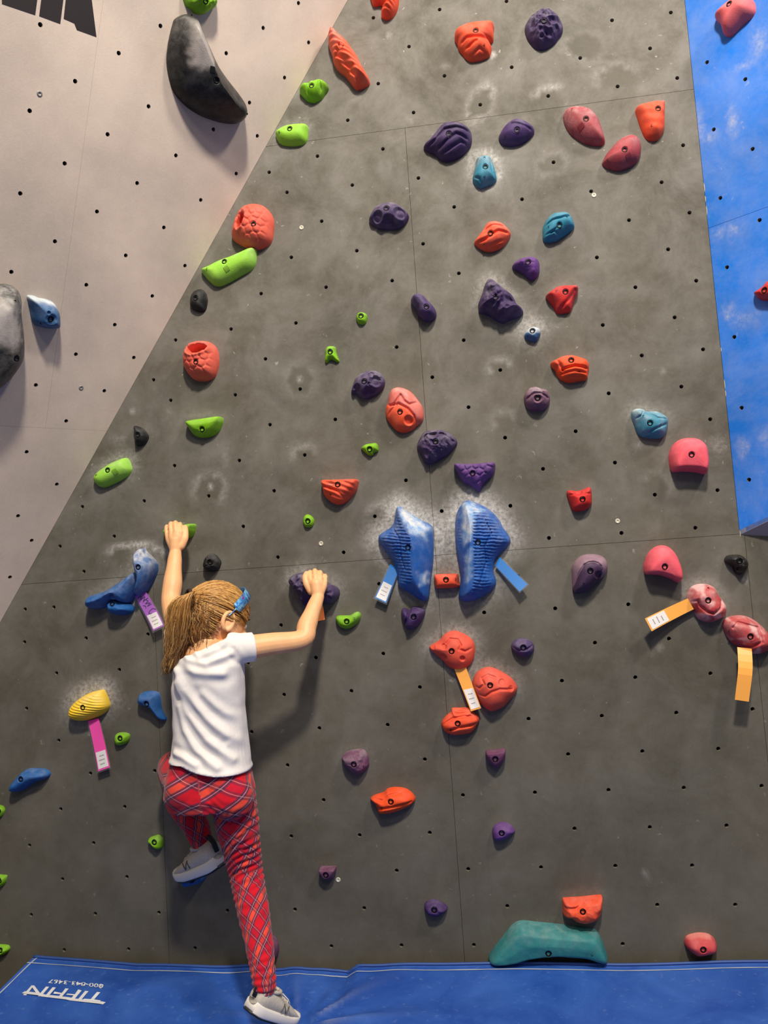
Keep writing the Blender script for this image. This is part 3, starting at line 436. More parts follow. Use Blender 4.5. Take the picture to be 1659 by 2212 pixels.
PAN = [gp(XL, xE, yH1, YT), gp(XL, xV1, yH2, yH1), gp(xV1, xE, yH2, yH1), gp(XL, xV2, YB, yH2), gp(xV2, xV1, YB, yH2), gp(xV1, xV3, YB, yH2), gp(xV3, XR, YB, yH2)]
nsock = 0
for poly in PAN:
    po, inh = panel('plywood_panel', GREY, poly, holesG, M_GREY, wall_back, grey_attr)
    for h in inh: link('threaded_socket', TNUT, wall_back, Matrix.Translation((h[0], h[1], 0)))
    nsock += len(inh)
for c, x, y in ((8, 425, 220), (9, 695, 76), (3, 543, 1252), (2, 300, 1457), (11, 535, 742)): wall_screw(wall_back, GREY.hit(P(c, x, y)))
# pale overhanging wall on the side
def left_attr(p): return {'chalk': np.zeros(len(p)), 'grime': np.full(len(p), .8)}
wall_left = structure(empty('wall_left', LIGHT.mat(0, 0)), 'pale grey overhanging climbing wall meeting the grey wall at a slanting crease', 'wall')
lc = np.array([(w2(cp) - LIGHT.o).dot(LIGHT.u), (w2(cp) - LIGHT.o).dot(LIGHT.v)]); lc /= np.linalg.norm(lc)
ln = np.array([-lc[1], lc[0]])
if ln[0] > 0: ln = -ln
big = [np.array(q) for q in (lc * 3.1, lc * 3.1 + ln * 2.2, lc * -1.55 + ln * 2.2, lc * -1.55)]
s1, s2 = LIGHT.hit((223, 0)), LIGHT.hit((98, 925)); sd = (s2 - s1) / np.linalg.norm(s2 - s1); sn = np.array([-sd[1], sd[0]]); sn = sn if sn[0] > 0 else -sn
g1, g2 = LIGHT.hit((24, 921)), LIGHT.hit((233, 931)); gd = (g2 - g1) / np.linalg.norm(g2 - g1); gn = np.array([-gd[1], gd[0]]); gn = gn if gn[1] > 0 else -gn
holesL = [LIGHT.hit(p) for p in HL]
backing(wall_left, big, plain('shadowed_backing', (120, 112, 106), .9))
up = clip_poly(big, g1, gn)
for poly in (clip_poly(up, s1, sn), clip_poly(up, s1, -sn), clip_poly(big, g1, -gn)):
    po, inh = panel('plywood_panel', LIGHT, poly, holesL, M_LIGHT, wall_left, left_attr, step=.08, gap=.0002)
    for h in inh: link('threaded_socket', TNUT, wall_left, Matrix.Translation((h[0], h[1], 0)))
M_SCREWG = plain('grey_screw', (150, 146, 140), .5, .5)
for c, x, y in ((1, 253, 600), (4, 519, 852)): wall_screw(wall_left, LIGHT.hit(P(c, x, y))).data.materials[0] = M_SCREWG
for s_ in ('10,-40 12,25 225,97 243,-40', '268,-40 250,103 385,153 410,-40', '424,-40 407,120 440,134 475,150 492,192 617,237 582,-40'):
    q = [LIGHT.hit(p) for p in CV(1, s_)]; q0 = np.mean(q, axis=0)
    mesh_obj('painted_stripe', [(a[0], a[1], .0006) for a in q], [tuple(range(len(q)))], M_INK, wall_left)
# blue wall and its pale underside
wall_right = structure(empty('wall_right', BLUE.mat(0, 0)), 'bright blue overhanging climbing wall with chalk smears', 'wall')
bb1, bb2 = BLUE.hit((1600, 1155)), BLUE.hit((1659, 1127)); slope = (bb2[1] - bb1[1]) / (bb2[0] - bb1[0])
sm1 = BLUE.hit((1530, 493)); hb = [BLUE.hit(p) for p in HB]
backing(wall_right, [(.02, .03), (.75, .75 * slope), (.75, 2.5), (.02, 2.5)], plain('blue_backing', (14, 60, 120), .9))
def blue_attr(p):
    ck = np.zeros(len(p))
    for c, x, y, a, b, st in ((3, 1430, 770, 22, 90, .7), (3, 1600, 270, 40, 90, .5), (3, 1500, 420, 60, 30, .4), (3, 1440, 1460, 30, 60, .5), (6, 1405, 370, 30, 36, .7), (6, 1500, 1240, 24, 50, .7), (6, 1510, 420, 80, 50, .35), (3, 1220, 800, 20, 110, .45), (6, 1640, 1180, 30, 50, .4), (3, 1290, 880, 40, 40, .4), (3, 1340, 1500, 40, 30, .4)):
        m = BLUE.hit(P(c, x, y)); s = ORG[c][2] / 745.0; q = p - m
        ck += st * np.exp(-((q[:, 0] / (a * s)) ** 2 + (q[:, 1] / (b * s)) ** 2))
    return {'chalk': np.clip(ck, 0, 1), 'grime': np.full(len(p), .8)}
for poly in ([(0, sm1[1]), (.75, sm1[1]), (.75, 2.5), (0, 2.5)], [(0, 0.0), (.75, .75 * slope), (.75, sm1[1]), (0, sm1[1])]):
    po, inh = panel('plywood_panel', BLUE, poly, hb, M_BLUE, wall_right, blue_attr, step=.02)
    for h in inh: link('threaded_socket', TNUT, wall_right, Matrix.Translation((h[0], h[1], 0)))
a0 = BLUE.world(0, 0, 0); a1 = BLUE.world(.75, .75 * slope, 0); a2 = w2((a1.x, -.535 - .13 * .586, .001))
inv = wall_right.matrix_world.inverted()
u3 = [BLUE.mat(0, 0).inverted() @ v for v in (a0, a1, a2)]; u3b = [v + Vector((0, .012, 0)) for v in u3]
mesh_obj('underside_panel', u3 + u3b, [(0, 1, 2), (5, 4, 3), (0, 3, 4, 1), (1, 4, 5, 2), (2, 5, 3, 0)], M_UNDER, wall_right)
# chipped pale paint along the corner
for k, (px, py, ln_) in enumerate(((1521, 405, .03), (1523, 430, .02), (1526, 455, .03), (1558, 755, .012), (1563, 830, .03), (1566, 850, .02), (1597, 1153, .02))):
    q = BLUE.hit((px, py)); w_ = .0022
    v = [(0.0005, q[1] - ln_ / 2, .0006), (w_, q[1] - ln_ / 4, .0006), (w_ * 1.2, q[1] + ln_ / 5, .0006), (0.0005, q[1] + ln_ / 2, .0006)]
    mesh_obj('paint_chip', v, [(0, 1, 2, 3)], M_WASH, wall_right)
# ------------------------------------------------------------------ holds
def smooth_outline(pts, n, sharp=0.0):
    p = np.array(pts); m = len(p); out = []
    sub = 10
    for i in range(m):                                                            # closed Catmull-Rom
        p0, p1, p2, p3 = p[i - 1], p[i], p[(i + 1) % m], p[(i + 2) % m]
        for k in range(sub):
            t = k / sub
            out.append(.5 * ((2 * p1) + (-p0 + p2) * t + (2 * p0 - 5 * p1 + 4 * p2 - p3) * t * t + (-p0 + 3 * p1 - 3 * p2 + p3) * t ** 3))
    q = np.array(out); d = np.r_[0, np.cumsum(np.linalg.norm(np.diff(np.vstack([q, q[:1]]), axis=0), axis=1))]
    s = np.linspace(0, d[-1], n, endpoint=False); qq = np.vstack([q, q[:1]])
    return np.c_[np.interp(s, d, qq[:, 0]), np.interp(s, d, qq[:, 1])]
def fbm(p, sc, seed): return np.array([noise.fractal((x * sc + seed, y * sc - seed, seed * .37), 1.0, 2.1, 3) for x, y in p])
def ridged(p, sc, seed): return np.array([1 - 2 * abs(noise.noise((x * sc + seed, y * sc + seed * .7, seed))) - .6 * abs(noise.noise((x * sc * 2.3 - seed, y * sc * 2.3, seed + 5))) for x, y in p])
RB = .0090
_b = lathe([(.0078, -.004), (.0078, .0004), (.0070, .0012), (.0048, .0012), (.0044, .0002), (.0042, -.0045), (0, -.0045)], 16)
BOLT = bpy.data.meshes.new('bolt'); BOLT.from_pydata(*[_b[0], [], _b[1]]); BOLT.materials.append(M_BLACK); BOLT.materials.append(M_HOLE)
for i, p in enumerate(BOLT.polygons): p.use_smooth = True; p.material_index = 1 if i >= 64 else 0
_s = lathe([(.0032, .0004), (.0026, .0006), (.0022, -.0008), (0, -.0012)], 12)
SHOLE = bpy.data.meshes.new('screw_hole'); SHOLE.from_pydata(_s[0], [], _s[1]); SHOLE.materials.append(M_HOLE)
def hold_body(hs, frame, origin, idx, bolt_on=True):
    h = hs['h']; c = hs.get('c', 0); hp = .35 * h
    loc = lambda px: frame.hit(px, hp) - origin
    pts = [loc(p) for p in hs['pts']]; ht = hs.get('ht', .78) * h; loc = lambda px: frame.hit(px, ht) - origin
    ext = np.ptp(np.array(pts), axis=0).max(); n = 80 if ext < .045 else (150 if ext < .15 else 300)
    out = smooth_outline(pts, n); bc = loc(hs['bolt'])
    cen = loc(P(c, *hs['cent'])) if 'cent' in hs else bc
    if np.linalg.norm(cen - bc) > 1e-6 or not inside(np.array([bc]), out)[0]: usebolt = False
    else: usebolt = True
    nr = 18 if ext < .045 else (38 if ext < .15 else 84)
    rs = 1 - (1 - np.linspace(0, 1, nr + 1)[1:]) ** 1.25
    ang = np.linspace(0, 2 * math.pi, n, endpoint=False)
    a0 = math.atan2(*(out[0] - cen)[::-1]); area = sum(out[i][0] * out[(i + 1) % n][1] - out[(i + 1) % n][0] * out[i][1] for i in range(n))
    sg = 1 if area > 0 else -1
    outa = np.unwrap(np.arctan2(out[:, 1] - cen[1], out[:, 0] - cen[0]))
    rows = []; low = []
    if usebolt:
        for rr, lw in ((RB * .96, 1), (RB, 0)): rows.append(cen + rr * np.c_[np.cos(outa), np.sin(outa)]); low.append(lw)
        for r in rs:
            s0 = cen + RB * np.c_[np.cos(outa), np.sin(outa)]; rows.append(s0 + (out - s0) * r); low.append(0)
    else:
        for r in rs: rows.append(cen + (out - cen) * r); low.append(0)
    p = np.vstack(rows + [cen[None]])
    d = poly_dist(p, out); d[len(p) - 1 - n:len(p) - 1] = 0; D = max(d.max(), 1e-4); ymin, ymax = out[:, 1].min(), out[:, 1].max()
    t = (p[:, 1] - ymin) / (ymax - ymin); wt, wb = hs.get('wt', .8), hs.get('wb', .85)
    w = (wb + (wt - wb) * sstep(t, .2, .9)) * D
    e = np.clip(d / w, 0, 1); prof = np.sqrt(np.maximum(0, 1 - (1 - e) ** 2)); dome = np.sqrt(np.clip(d / D, 0, 1))
    hh = h * (.80 * prof + .20 * dome * prof)
    tx, ty = hs.get('tilt', (0, 0)); hh = hh * (1 + tx * (p[:, 0] - cen[0]) / ext + ty * (2 * t - 1))
    edge = sstep(e, 0.02, .45)
    G = hh[:-1].reshape(-1, n)                                                     # round off the creases of the inset field
    for it in range(hs.get('soft', 22)):
        A_ = G.copy(); A_[1:-2] = .25 * (np.roll(G, 1, 1) + np.roll(G, -1, 1))[1:-2] + .25 * (G[:-3] + G[2:-1]); A_[0] = .5 * G[0].mean() + .5 * G[1]; G = .35 * G + .65 * A_; G[-2:] = hh[:-1].reshape(-1, n)[-2:]
    hh[:-1] = G.ravel(); hh[-1] = G[0].mean()
    if 'ridge' in hs:
        rl = np.array([loc(q) for q in CV(c, hs['ridge'])]); dr = poly_dist(p, rl, False); hh = hh * (.80 + .32 * np.exp(-dr / (.55 * D)))
    tone = np.zeros(len(p)); ts = hs.get('tone_soft', .003); sc = ORG[c][2] / 750.0
    for ft in hs.get('feats', ()):
        k = ft[0]
        if k == 'dim':
            m = loc(P(c, ft[1], ft[2])); r = ft[3] * sc; q = p - m
            if len(ft) > 5:
                th = math.radians(ft[6]); ca, sa = math.cos(th), math.sin(th); qx = q[:, 0] * ca + q[:, 1] * sa; qy = (-q[:, 0] * sa + q[:, 1] * ca) / ft[5]; rr = np.hypot(qx, qy) / r
            else: rr = np.linalg.norm(q, axis=1) / r
            hh -= (1.5 if len(ft) < 6 else 1) * ft[4] * .001 * sstep(-rr, -1.02, -.5) * np.clip(edge + .3, 0, 1)
        elif k == 'rim':
            m = loc(P(c, ft[1], ft[2])); r = ft[3] * sc; q = p - m; th = math.radians(ft[6]); ca, sa = math.cos(th), math.sin(th)
            rr = np.hypot(q[:, 0] * ca + q[:, 1] * sa, (-q[:, 0] * sa + q[:, 1] * ca) / ft[5]) / r; hh += ft[4] * .001 * np.exp(-((rr - 1) / .16) ** 2) * edge
        elif k == 'gro':
            l = np.array([loc(q) for q in CV(c, ft[1])]); dd = poly_dist(p, l, False); hh -= 1.5 * ft[3] * .001 * np.exp(-(dd / (ft[2] * sc * .8)) ** 2) * edge
        elif k == 'rid':
            th = math.radians(ft[1]); s = p @ np.array([-math.sin(th), math.cos(th)]) if False else p @ np.array([math.cos(th), math.sin(th)])
            hh += ft[3] * .001 * np.sin(2 * math.pi * s / (ft[2] * sc) + 1.2 * fbm(p, 18, idx)) * edge
        elif k == 'noi': hh += ft[2] * .001 * fbm(p, ft[1], idx * 3.1) * edge
        elif k == 'rgh': hh += ft[2] * .001 * (ridged(p, ft[1], idx * 2.3 + .5) - .25) * edge
        elif k == 'cell':
            s = ft[1] * sc; g = np.random.default_rng(idx); a, b = np.meshgrid(np.arange(-9, 10), np.arange(-9, 10)); a = a + .5 * (b % 2)
            cc = np.c_[a.ravel(), b.ravel() * .87] * s + g.normal(0, .13 * s, (a.size, 2)); dd = np.sort(np.linalg.norm(p[:, None] - cc[None], axis=2), axis=1)[:, :2]
            hh -= ft[2] * .001 * np.exp(-((dd[:, 1] - dd[:, 0]) / (.26 * s)) ** 2) * edge
        elif k == 'scl':
            po = np.array([loc(q) for q in CV(c, ft[1])]); msk = inside(p, po) * sstep(poly_dist(p, po), 0, .006)
            th = math.radians(ft[2]); s = p @ np.array([math.cos(th), math.sin(th)]); s2_ = p @ np.array([-math.sin(th), math.cos(th)])
            wv = np.sin(2 * math.pi * s / (ft[3] * sc) + 2.0 * fbm(p, 30, idx)); hh += ft[4] * .001 * (wv * .7 + .5 * fbm(p, 130, idx)) * msk * edge
        elif k == 'ton':
            po = np.array([loc(q) for q in CV(c, ft[1])]); dd = poly_dist(p, po); sgd = np.where(inside(p, po), dd, -dd); tone = np.maximum(tone, sstep(sgd + .35 * ts * fbm(p, 60, idx), -ts * .5, ts))
        elif k == 'mar': tone = np.maximum(tone, sstep(fbm(p, ft[1], idx + 9) + ft[2] * .5, .1, .7))
    if not usebolt: hh -= .005 * sstep(-np.linalg.norm(p - bc, axis=1), -.0105, -.0085)
    hh = np.maximum(hh, 0.0015)
    N = len(p) - 1; ck = np.zeros(len(p)); cka = hs.get('ck', .1) * (.65 if hs.get('col', '').startswith('purple') else 1)
    ck = cka * (.35 + .95 * sstep(t, .35, 1.0)) * (1 - .25 * sstep(e, .8, 1)) + hs.get('chalktone', 0) * tone
    z = hh.copy(); z[N - n:N] = -.0006
    sh = z[2 * n:3 * n].mean() if usebolt else z[np.argmin(np.linalg.norm(p - bc, axis=1))]
    if usebolt:
        z[0:n] = z[n:2 * n].mean() - .0045; z[n:2 * n] = np.maximum(z[n:2 * n], .004); z[N] = z[0:n].mean()
    verts = np.c_[p, z]; faces = []
    R = len(rows)
    for k in range(R - 1):
        for i in range(n):
            j = (i + 1) % n; f = (k * n + i, k * n + j, (k + 1) * n + j, (k + 1) * n + i); faces.append(f[::-1] if sg > 0 else f)
    for i in range(n): j = (i + 1) % n; f = (N, i, j); faces.append(f if sg > 0 else f[::-1])
    def height(px, off=(0, 0)):
        q = loc(px) + np.array(off); dd = np.linalg.norm(p - q, axis=1); i = np.argsort(dd)[:6]; w_ = 1 / (dd[i] + 1e-5); return q, float((z[i] * w_).sum() / w_.sum())
    return verts, faces, dict(tone=np.clip(tone * hs.get('tone_gain', 1), 0, 1), chalk=np.clip(ck, 0, 1)), height, bc, sh, usebolt
GROUPS = {'L': 'holds on the pale grey wall', 'B': 'holds on the blue wall'}
def add_hold(hs, idx, parent=None):
    frame = fr(hs); origin = frame.hit(hs['bolt'])
    if parent is None:
        root = empty('climbing_hold', frame.mat(origin[0], origin[1])); tag(root, hs['label'], 'climbing hold', GROUPS.get(hs.get('f'), 'holds on the grey wall')); off = np.zeros(2)
    v, f, at_, height, bc, sh, ub = hold_body(hs, frame, origin, idx)
    c1, c2 = COLS[hs['col']]
    mesh_obj('hold_body', v, f, hold_mat(c1, c2, hs.get('rough', .52)), root, True, at_)
    b = link('bolt', BOLT, root, Matrix.Translation((bc[0], bc[1], sh - (.003 if ub else -.0005))))
    for q in hs.get('holes', ()):
        (x, y), zz = height(P(hs['c'], *q)); link('screw_hole', SHOLE, root, Matrix.Translation((x, y, zz)))
    if 'sq' in hs:
        s = .0075; t = .5; vv, ff = [], []; m_ = 6; ca, sa = math.cos(t), math.sin(t)
        for j in range(m_ + 1):
            for i in range(m_ + 1):
                ex_, ey_ = (i / m_ - .5) * 2 * s, (j / m_ - .5) * 2 * s; q, zz = height(P(hs['c'], *hs['sq']), (ex_ * ca - ey_ * sa, ex_ * sa + ey_ * ca)); vv.append((q[0], q[1], zz + .0016))
        ff = [(j * (m_ + 1) + i, j * (m_ + 1) + i + 1, (j + 1) * (m_ + 1) + i + 1, (j + 1) * (m_ + 1) + i) for j in range(m_) for i in range(m_)]
        mesh_obj('square_inlay', vv, ff, plain('inlay_' + hs['col'], tuple(int(v_ * .78) for v_ in c1), .45), root, True)
    return root
for i, hs in enumerate(HOLDS): add_hold(hs, i + 1)
o0 = GREY.hit(SCULPT[0]['bolt']); sroot = empty('climbing_hold', GREY.mat(o0[0], o0[1]))
tag(sroot, 'blue sculpted hold with a long reaching arm and the purple tag', 'climbing hold', 'holds on the grey wall')
for i, hs in enumerate(SCULPT):
    v, f, at_, height, bc, sh, ub = hold_body(dict(hs, wt=.9, wb=.9, feats=[('noi', 28, 3)]), GREY, o0, 200 + i)
    mesh_obj(hs['part'], v, f, hold_mat((28, 98, 172), (130, 160, 190)), sroot, True, at_)
    if i != 1: link('bolt', BOLT, sroot, Matrix.Translation((bc[0], bc[1], sh - .003)))

# ------------------------------------------------------------------ route tags
def pl(name, rgb, rough=.35): return plain(name, rgb, rough)
M_WHITE = pl('white_paper', (238, 236, 236), .5); M_TXT = pl('grey_print', (120, 105, 110), .6)
M_SLEEVE, nt_, b_ = new_mat('clear_sleeve'); b_.inputs['Base Color'].default_value = (.9, .92, .95, 1); b_.inputs['Roughness'].default_value = .12; b_.inputs['Alpha'].default_value = .035
def route_tag(label, colour, quad, white=None, h=.012, lift=.02, sleeve=0.0, scribble=None, bend=None):
    # quad: root corners first (a, b), then the free end (c, d); white: share of the length, from the free end
    q = [GREY.hit(p, h) for p in quad]; o = np.mean(q, axis=0); root = empty('route_tag', GREY.mat(o[0], o[1]))
    tag(root, label, 'route tag', 'route tags hanging from the holds'); a, b, c, d = [x - o for x in q]
    n = 8; th = .0008; m = pl('tag_' + colour[0], colour[1], .38)
    def pt(s, t, e=0.0): e0 = a + (b - a) * s; e1 = d + (c - d) * s; xy = e0 + (e1 - e0) * t; z = h + (lift * t * t if bend is None else bend(t)); return (xy[0], xy[1], z + e)
    def strip(name, mat, s0, s1, t0, t1, e):
        v, f = [], []
        for k in range(n + 1):
            t = t0 + (t1 - t0) * k / n; v += [pt(s0, t, e), pt(s1, t, e), pt(s0, t, e - th), pt(s1, t, e - th)]
        for k in range(n):
            i = 4 * k; j = i + 4; f += [(i, i + 1, j + 1, j), (i + 2, j + 2, j + 3, i + 3), (i, j, j + 2, i + 2), (i + 1, i + 3, j + 3, j + 1)]
        f += [(0, 2, 3, 1), (4 * n, 4 * n + 1, 4 * n + 3, 4 * n + 2)]
        return mesh_obj(name, v, f, mat, root)
    strip('tag_strip', m, 0, 1, 0, 1, 0)
    if white:
        w = strip('paper_label', M_WHITE, .08, .92, 1 - white, .965, .0009)
        v, f = [], []
        for k, (r0, r1) in enumerate(((.35, .65), (.25, .75), (.3, .7))):            # three short printed lines
            t0 = 1 - white + white * (.22 + .22 * k)
            for g in np.arange(r0, r1, .1):
                i = len(v); v += [pt(g, t0, .0013), pt(g + .06, t0, .0013), pt(g + .06, t0 + .02, .0013), pt(g, t0 + .02, .0013)]; f.append((i, i + 1, i + 2, i + 3))
        w2_ = mesh_obj('printed_lines', v, f, M_TXT, w)
    if sleeve:
        strip('clear_sleeve', M_SLEEVE, -.1, 1.1, .05, 1 + sleeve, .0020)
    if scribble:
        for sk in scribble:
            v, f = [], []; pts_ = [Vector(pt(s, t, .0014)) for s, t in sk]
            for k in range(len(pts_) - 1):
                dv = (pts_[k + 1] - pts_[k]).normalized(); nn = Vector((-dv.y, dv.x, 0)) * .0009; i = len(v)
                v += [pts_[k] - nn, pts_[k] + nn, pts_[k + 1] + nn, pts_[k + 1] - nn]; f.append((i, i + 1, i + 2, i + 3))
            mesh_obj('pen_stroke', v, f, plain('purple_ink', (62, 20, 96), .6), root)
    return root
SCR = [[(.15, .08), (.5, .05), (.3, .14), (.75, .10), (.4, .2), (.9, .16)], [(.35, .22), (.62, .17), (.8, .24), (.45, .28), (.85, .3), (.5, .36), (.9, .34)], [(.2, .3), (.4, .34), (.3, .4)], [(.3, .55), (.45, .5), (.8, .46), (1.0, .52)], [(.42, .5), (.35, .57), (.52, .58)]]
route_tag('purple tag with handwriting and a white label, beside the ponytail', ('purple', (176, 90, 204)), CV(7, '862,557 935,530 1068,742 998,775'), .42, .014, .02, .05, SCR)
route_tag('bright pink tag hanging from the yellow shell hold', ('magenta', (255, 52, 178)), CV(7, '563,1355 630,1338 715,1645 640,1672'), .36, .014, .012, .03)
route_tag('blue tag with a white label hanging from a large blue hold', ('blue', (20, 128, 214)), CV(8, '868,352 925,382 845,600 772,566'), .5, .014, .012, .04)
route_tag('plain blue tag without label jutting from a large blue hold', ('blue', (20, 128, 214)), [(1079, 1203), (1070, 1222), (1122, 1278), (1139, 1262)], None, .014, .02, .03)
route_tag('short orange tag under the gripped purple jug', ('orange', (255, 142, 74)), CV(8, '372,590 440,590 462,703 395,718'), None, .02, .01, 0, None, lambda t: .02 + .022 * max(0, t - .55))
route_tag('orange tag linking the two coral cratered holds', ('amber', (255, 178, 84)), CV(8, '1275,1015 1350,1005 1450,1268 1385,1288'), .48, .016, .014)
route_tag('orange tag slanting away from the pink marbled hold', ('amber', (255, 178, 84)), CV(9, '1145,572 1185,640 900,778 857,697'), .44, .02, .03)
route_tag('orange tag hanging upright from the dark red marbled hold', ('amber', (255, 178, 84)), CV(9, '1448,880 1540,890 1503,1218 1415,1205'), None, .02, .0, 0, None, lambda t: .02 + .03 * math.sin(min(1, t * 1.8) * math.pi / 2) * (1 if t < .35 else 1 - .25 * (t - .35)))

# ------------------------------------------------------------------ floor and crash mat
M_FLOOR = plain('dark_floor', (52, 50, 48), .8)
fl = mesh_obj('floor', [(-4, -6, -.34), (3, -6, -.34), (3, .3, -.34), (-4, .3, -.34)], [(0, 1, 2, 3)], M_FLOOR); structure(fl, 'dark gym floor under the mat', 'floor')
def mat_material():
    m, nt, b = new_mat('blue_vinyl'); pos = nd(nt, 'ShaderNodeNewGeometry').outputs['Position']
    n1 = noise_tex(nt, 5.5, 6, .62, pos, .6); n2 = noise_tex(nt, 60, 4, .6, pos, .3)
    c = mix(nt, ramp(nt, n1, [(.35, 0.0), (.75, 1.0)]), lin((30, 74, 162)), lin((58, 104, 190)))
    c = mix(nt, math_(nt, 'MULTIPLY', ramp(nt, n2, [(.60, 0.0), (.78, 1.0)]), .22), c, lin((150, 170, 210)))
    nt.links.new(mix(nt, attr(nt, 'chalk'), c, lin((190, 200, 220))), b.inputs['Base Color'])  # vinyl turns pale blue on the wrinkle crests
    b.inputs['Roughness'].default_value = .42; bump(nt, b, noise_tex(nt, 380, 2, .5, pos), .15, .001); return m
M_MAT = mat_material(); M_PIPE = plain('chalky_white_seam', (176, 184, 200), .7); M_WELT = plain('blue_welt', (44, 78, 150), .5)
EDGE = [(72.5, 2069.5), (115, 2073), (209, 2080), (297, 2087), (354, 2087), (450, 2089), (540, 2091), (597, 2096), (661, 2097), (732, 2097), (754, 2101), (774, 2089), (847, 2086), (938, 2085), (1110, 2083), (1336, 2085), (1555, 2081), (1659, 2080), (1900, 2076)]
YE = .03
ed = np.array([GREY.hit(p, YE) for p in EDGE]); ex, ez = ed[:, 0], ed[:, 1] + ZO
corner = Vector((ex[0], -YE, ez[0]))
lr = ray((0, 2145)); tl = (0.012 - CAM.z) / lr.z; lp = CAM + lr * tl; ldir = (lp - corner).normalized()
foot = at(640, 2214, .3); fr_ = ray((642, 2206)); foot = CAM + fr_ * ((0 - CAM.z) / fr_.z)
print('mat corner', corner, 'left edge', ldir, 'toe', foot)
xs = np.unique(np.r_[ex, np.arange(ex[0], ex[-1], .012)]); depths = np.r_[np.linspace(0, .6, 46), np.linspace(.66, 3.4, 18)]
v, at_c = [], []
for j, dp in enumerate(depths):
    for i, x in enumerate(xs):
        k = 1 - i / (len(xs) - 1); xx = x + ldir.x / abs(ldir.y) * dp * k ** 3; yy = -YE - dp
        z = np.interp(x, ex, ez) * math.exp(-(dp / .16) ** 1.5)
        r = math.hypot(xx - foot.x, yy - foot.y); th = math.atan2(yy - foot.y, xx - foot.x)
        wr = .010 * math.exp(-r / .20) * sstep(np.array([r]), .02, .09)[0] * (math.sin(9 * th + 2 * math.sin(3 * th)) + .5 * math.sin(17 * th + 1))
        dent = -.016 * math.exp(-(r / .10) ** 2)
        z += wr + dent + .004 * noise.noise((xx * 3, yy * 3, .3))
        v.append((xx, yy, z)); at_c.append(.5 * max(0, wr / .010) ** 3 * (1 if th > 0 else .3))  # paler along the raised wrinkles, strongest on the wall side
nx = len(xs); ny = len(depths); f = [(j * nx + i, (j + 1) * nx + i, (j + 1) * nx + i + 1, j * nx + i + 1) for j in range(ny - 1) for i in range(nx - 1)]
base = len(v)                                                                      # sides going down
rim = [i for i in range(nx)] + [j * nx + nx - 1 for j in range(1, ny)] + [(ny - 1) * nx + i for i in range(nx - 2, -1, -1)] + [j * nx for j in range(ny - 2, 0, -1)]
v += [(v[i][0], v[i][1], -.34) for i in rim]; at_c += [0] * len(rim)
for k in range(len(rim)): l = (k + 1) % len(rim); f.append((rim[l], rim[k], base + k, base + l))
crash = empty('crash_mat', loc=(0, -1.5, -.34)); tag(crash, 'blue vinyl crash mat with white lettering at the foot of the wall', 'mat')
IM = Matrix.Translation((0, 1.5, .34))
def in_mat(o): o.parent = crash; o.matrix_local = IM; return o
in_mat(mesh_obj('vinyl_cover', v, f, M_MAT, smooth=True, attrs={'chalk': at_c}))
def surf(x, y):                                                                    # mat height
    i = min(range(len(v[:base])), key=lambda i: (v[i][0] - x) ** 2 + (v[i][1] - y) ** 2); return v[i][2]
def tube(pts, r, n=6, cap=True):
    V, Fc = [], []; pts = [Vector(p) for p in pts]; m = len(pts)
    for i, p in enumerate(pts):
        t = (pts[min(i + 1, m - 1)] - pts[max(i - 1, 0)]).normalized(); a = t.orthogonal().normalized() if i == 0 else (a - t * a.dot(t)).normalized(); b = t.cross(a)
        ri = r[i] if hasattr(r, '__len__') else r
        for k in range(n): q = 2 * math.pi * k / n; V.append(p + (a * math.cos(q) + b * math.sin(q)) * ri)
    for i in range(m - 1):
        for k in range(n): l = (k + 1) % n; Fc.append((i * n + k, i * n + l, (i + 1) * n + l, (i + 1) * n + k))
    if cap: Fc += [tuple(range(n))[::-1], tuple((m - 1) * n + k for k in range(n))]
    return V, Fc
row = lambda j: [Vector(v[j * nx + i]) for i in range(nx)]
in_mat(mesh_obj('edge_welt', *tube([p + Vector((0, 0, .003)) for p in row(0)], .0045), M_WELT, smooth=True))
def ribbon(line, w):
    V = []; 
    for i, p in enumerate(line):
        t = (line[min(i + 1, len(line) - 1)] - line[max(i - 1, 0)]).normalized(); s = Vector((-t.y, t.x, 0)).normalized() * w * (.6 + .7 * abs(noise.noise((p.x * 9, p.y * 9, 2)))); V += [p - s + Vector((0, 0, .0012)), p + s + Vector((0, 0, .0012))]
    return V, [(2 * i, 2 * i + 1, 2 * i + 3, 2 * i + 2) for i in range(len(line) - 1)]
in_mat(mesh_obj('white_seam', *ribbon(row(2), .0028), M_PIPE)); in_mat(mesh_obj('white_seam', *ribbon(row(0), .0016), M_PIPE))
lcol = [Vector(v[j * nx + 1]) for j in range(0, ny)]
in_mat(mesh_obj('white_seam', *ribbon(lcol, .0028), M_PIPE))
# lettering, read from the wall side
M_LET = plain('white_lettering', (222, 224, 230), .5)
def mat_pt(px): r = ray(px); return CAM + r * ((.004 - CAM.z) / r.z)
def lettering(body, p_start, p_end, p_up, shear, name):
    cu = bpy.data.curves.new(name, 'FONT'); cu.body = body; cu.size = 1; cu.shear = shear; cu.offset = .012
    o = bpy.data.objects.new(name, cu); COL.objects.link(o); bpy.context.view_layer.update()
    me = bpy.data.meshes.new_from_object(o.evaluated_get(bpy.context.evaluated_depsgraph_get())); bpy.data.objects.remove(o)
    q = np.array([tuple(vv.co) for vv in me.vertices]); x0, x1 = q[:, 0].min(), q[:, 0].max(); y1 = q[:, 1].max()
    ax = p_end - p_start; up_ = p_up - p_start
    for vv in me.vertices:
        w = p_start + ax * ((vv.co.x - x0) / (x1 - x0)) + up_ * (vv.co.y / y1); vv.co = (w.x, w.y, .0016 + surf(w.x, w.y))
    me.materials.clear(); me.materials.append(M_LET); return in_mat(link('lettering', me))
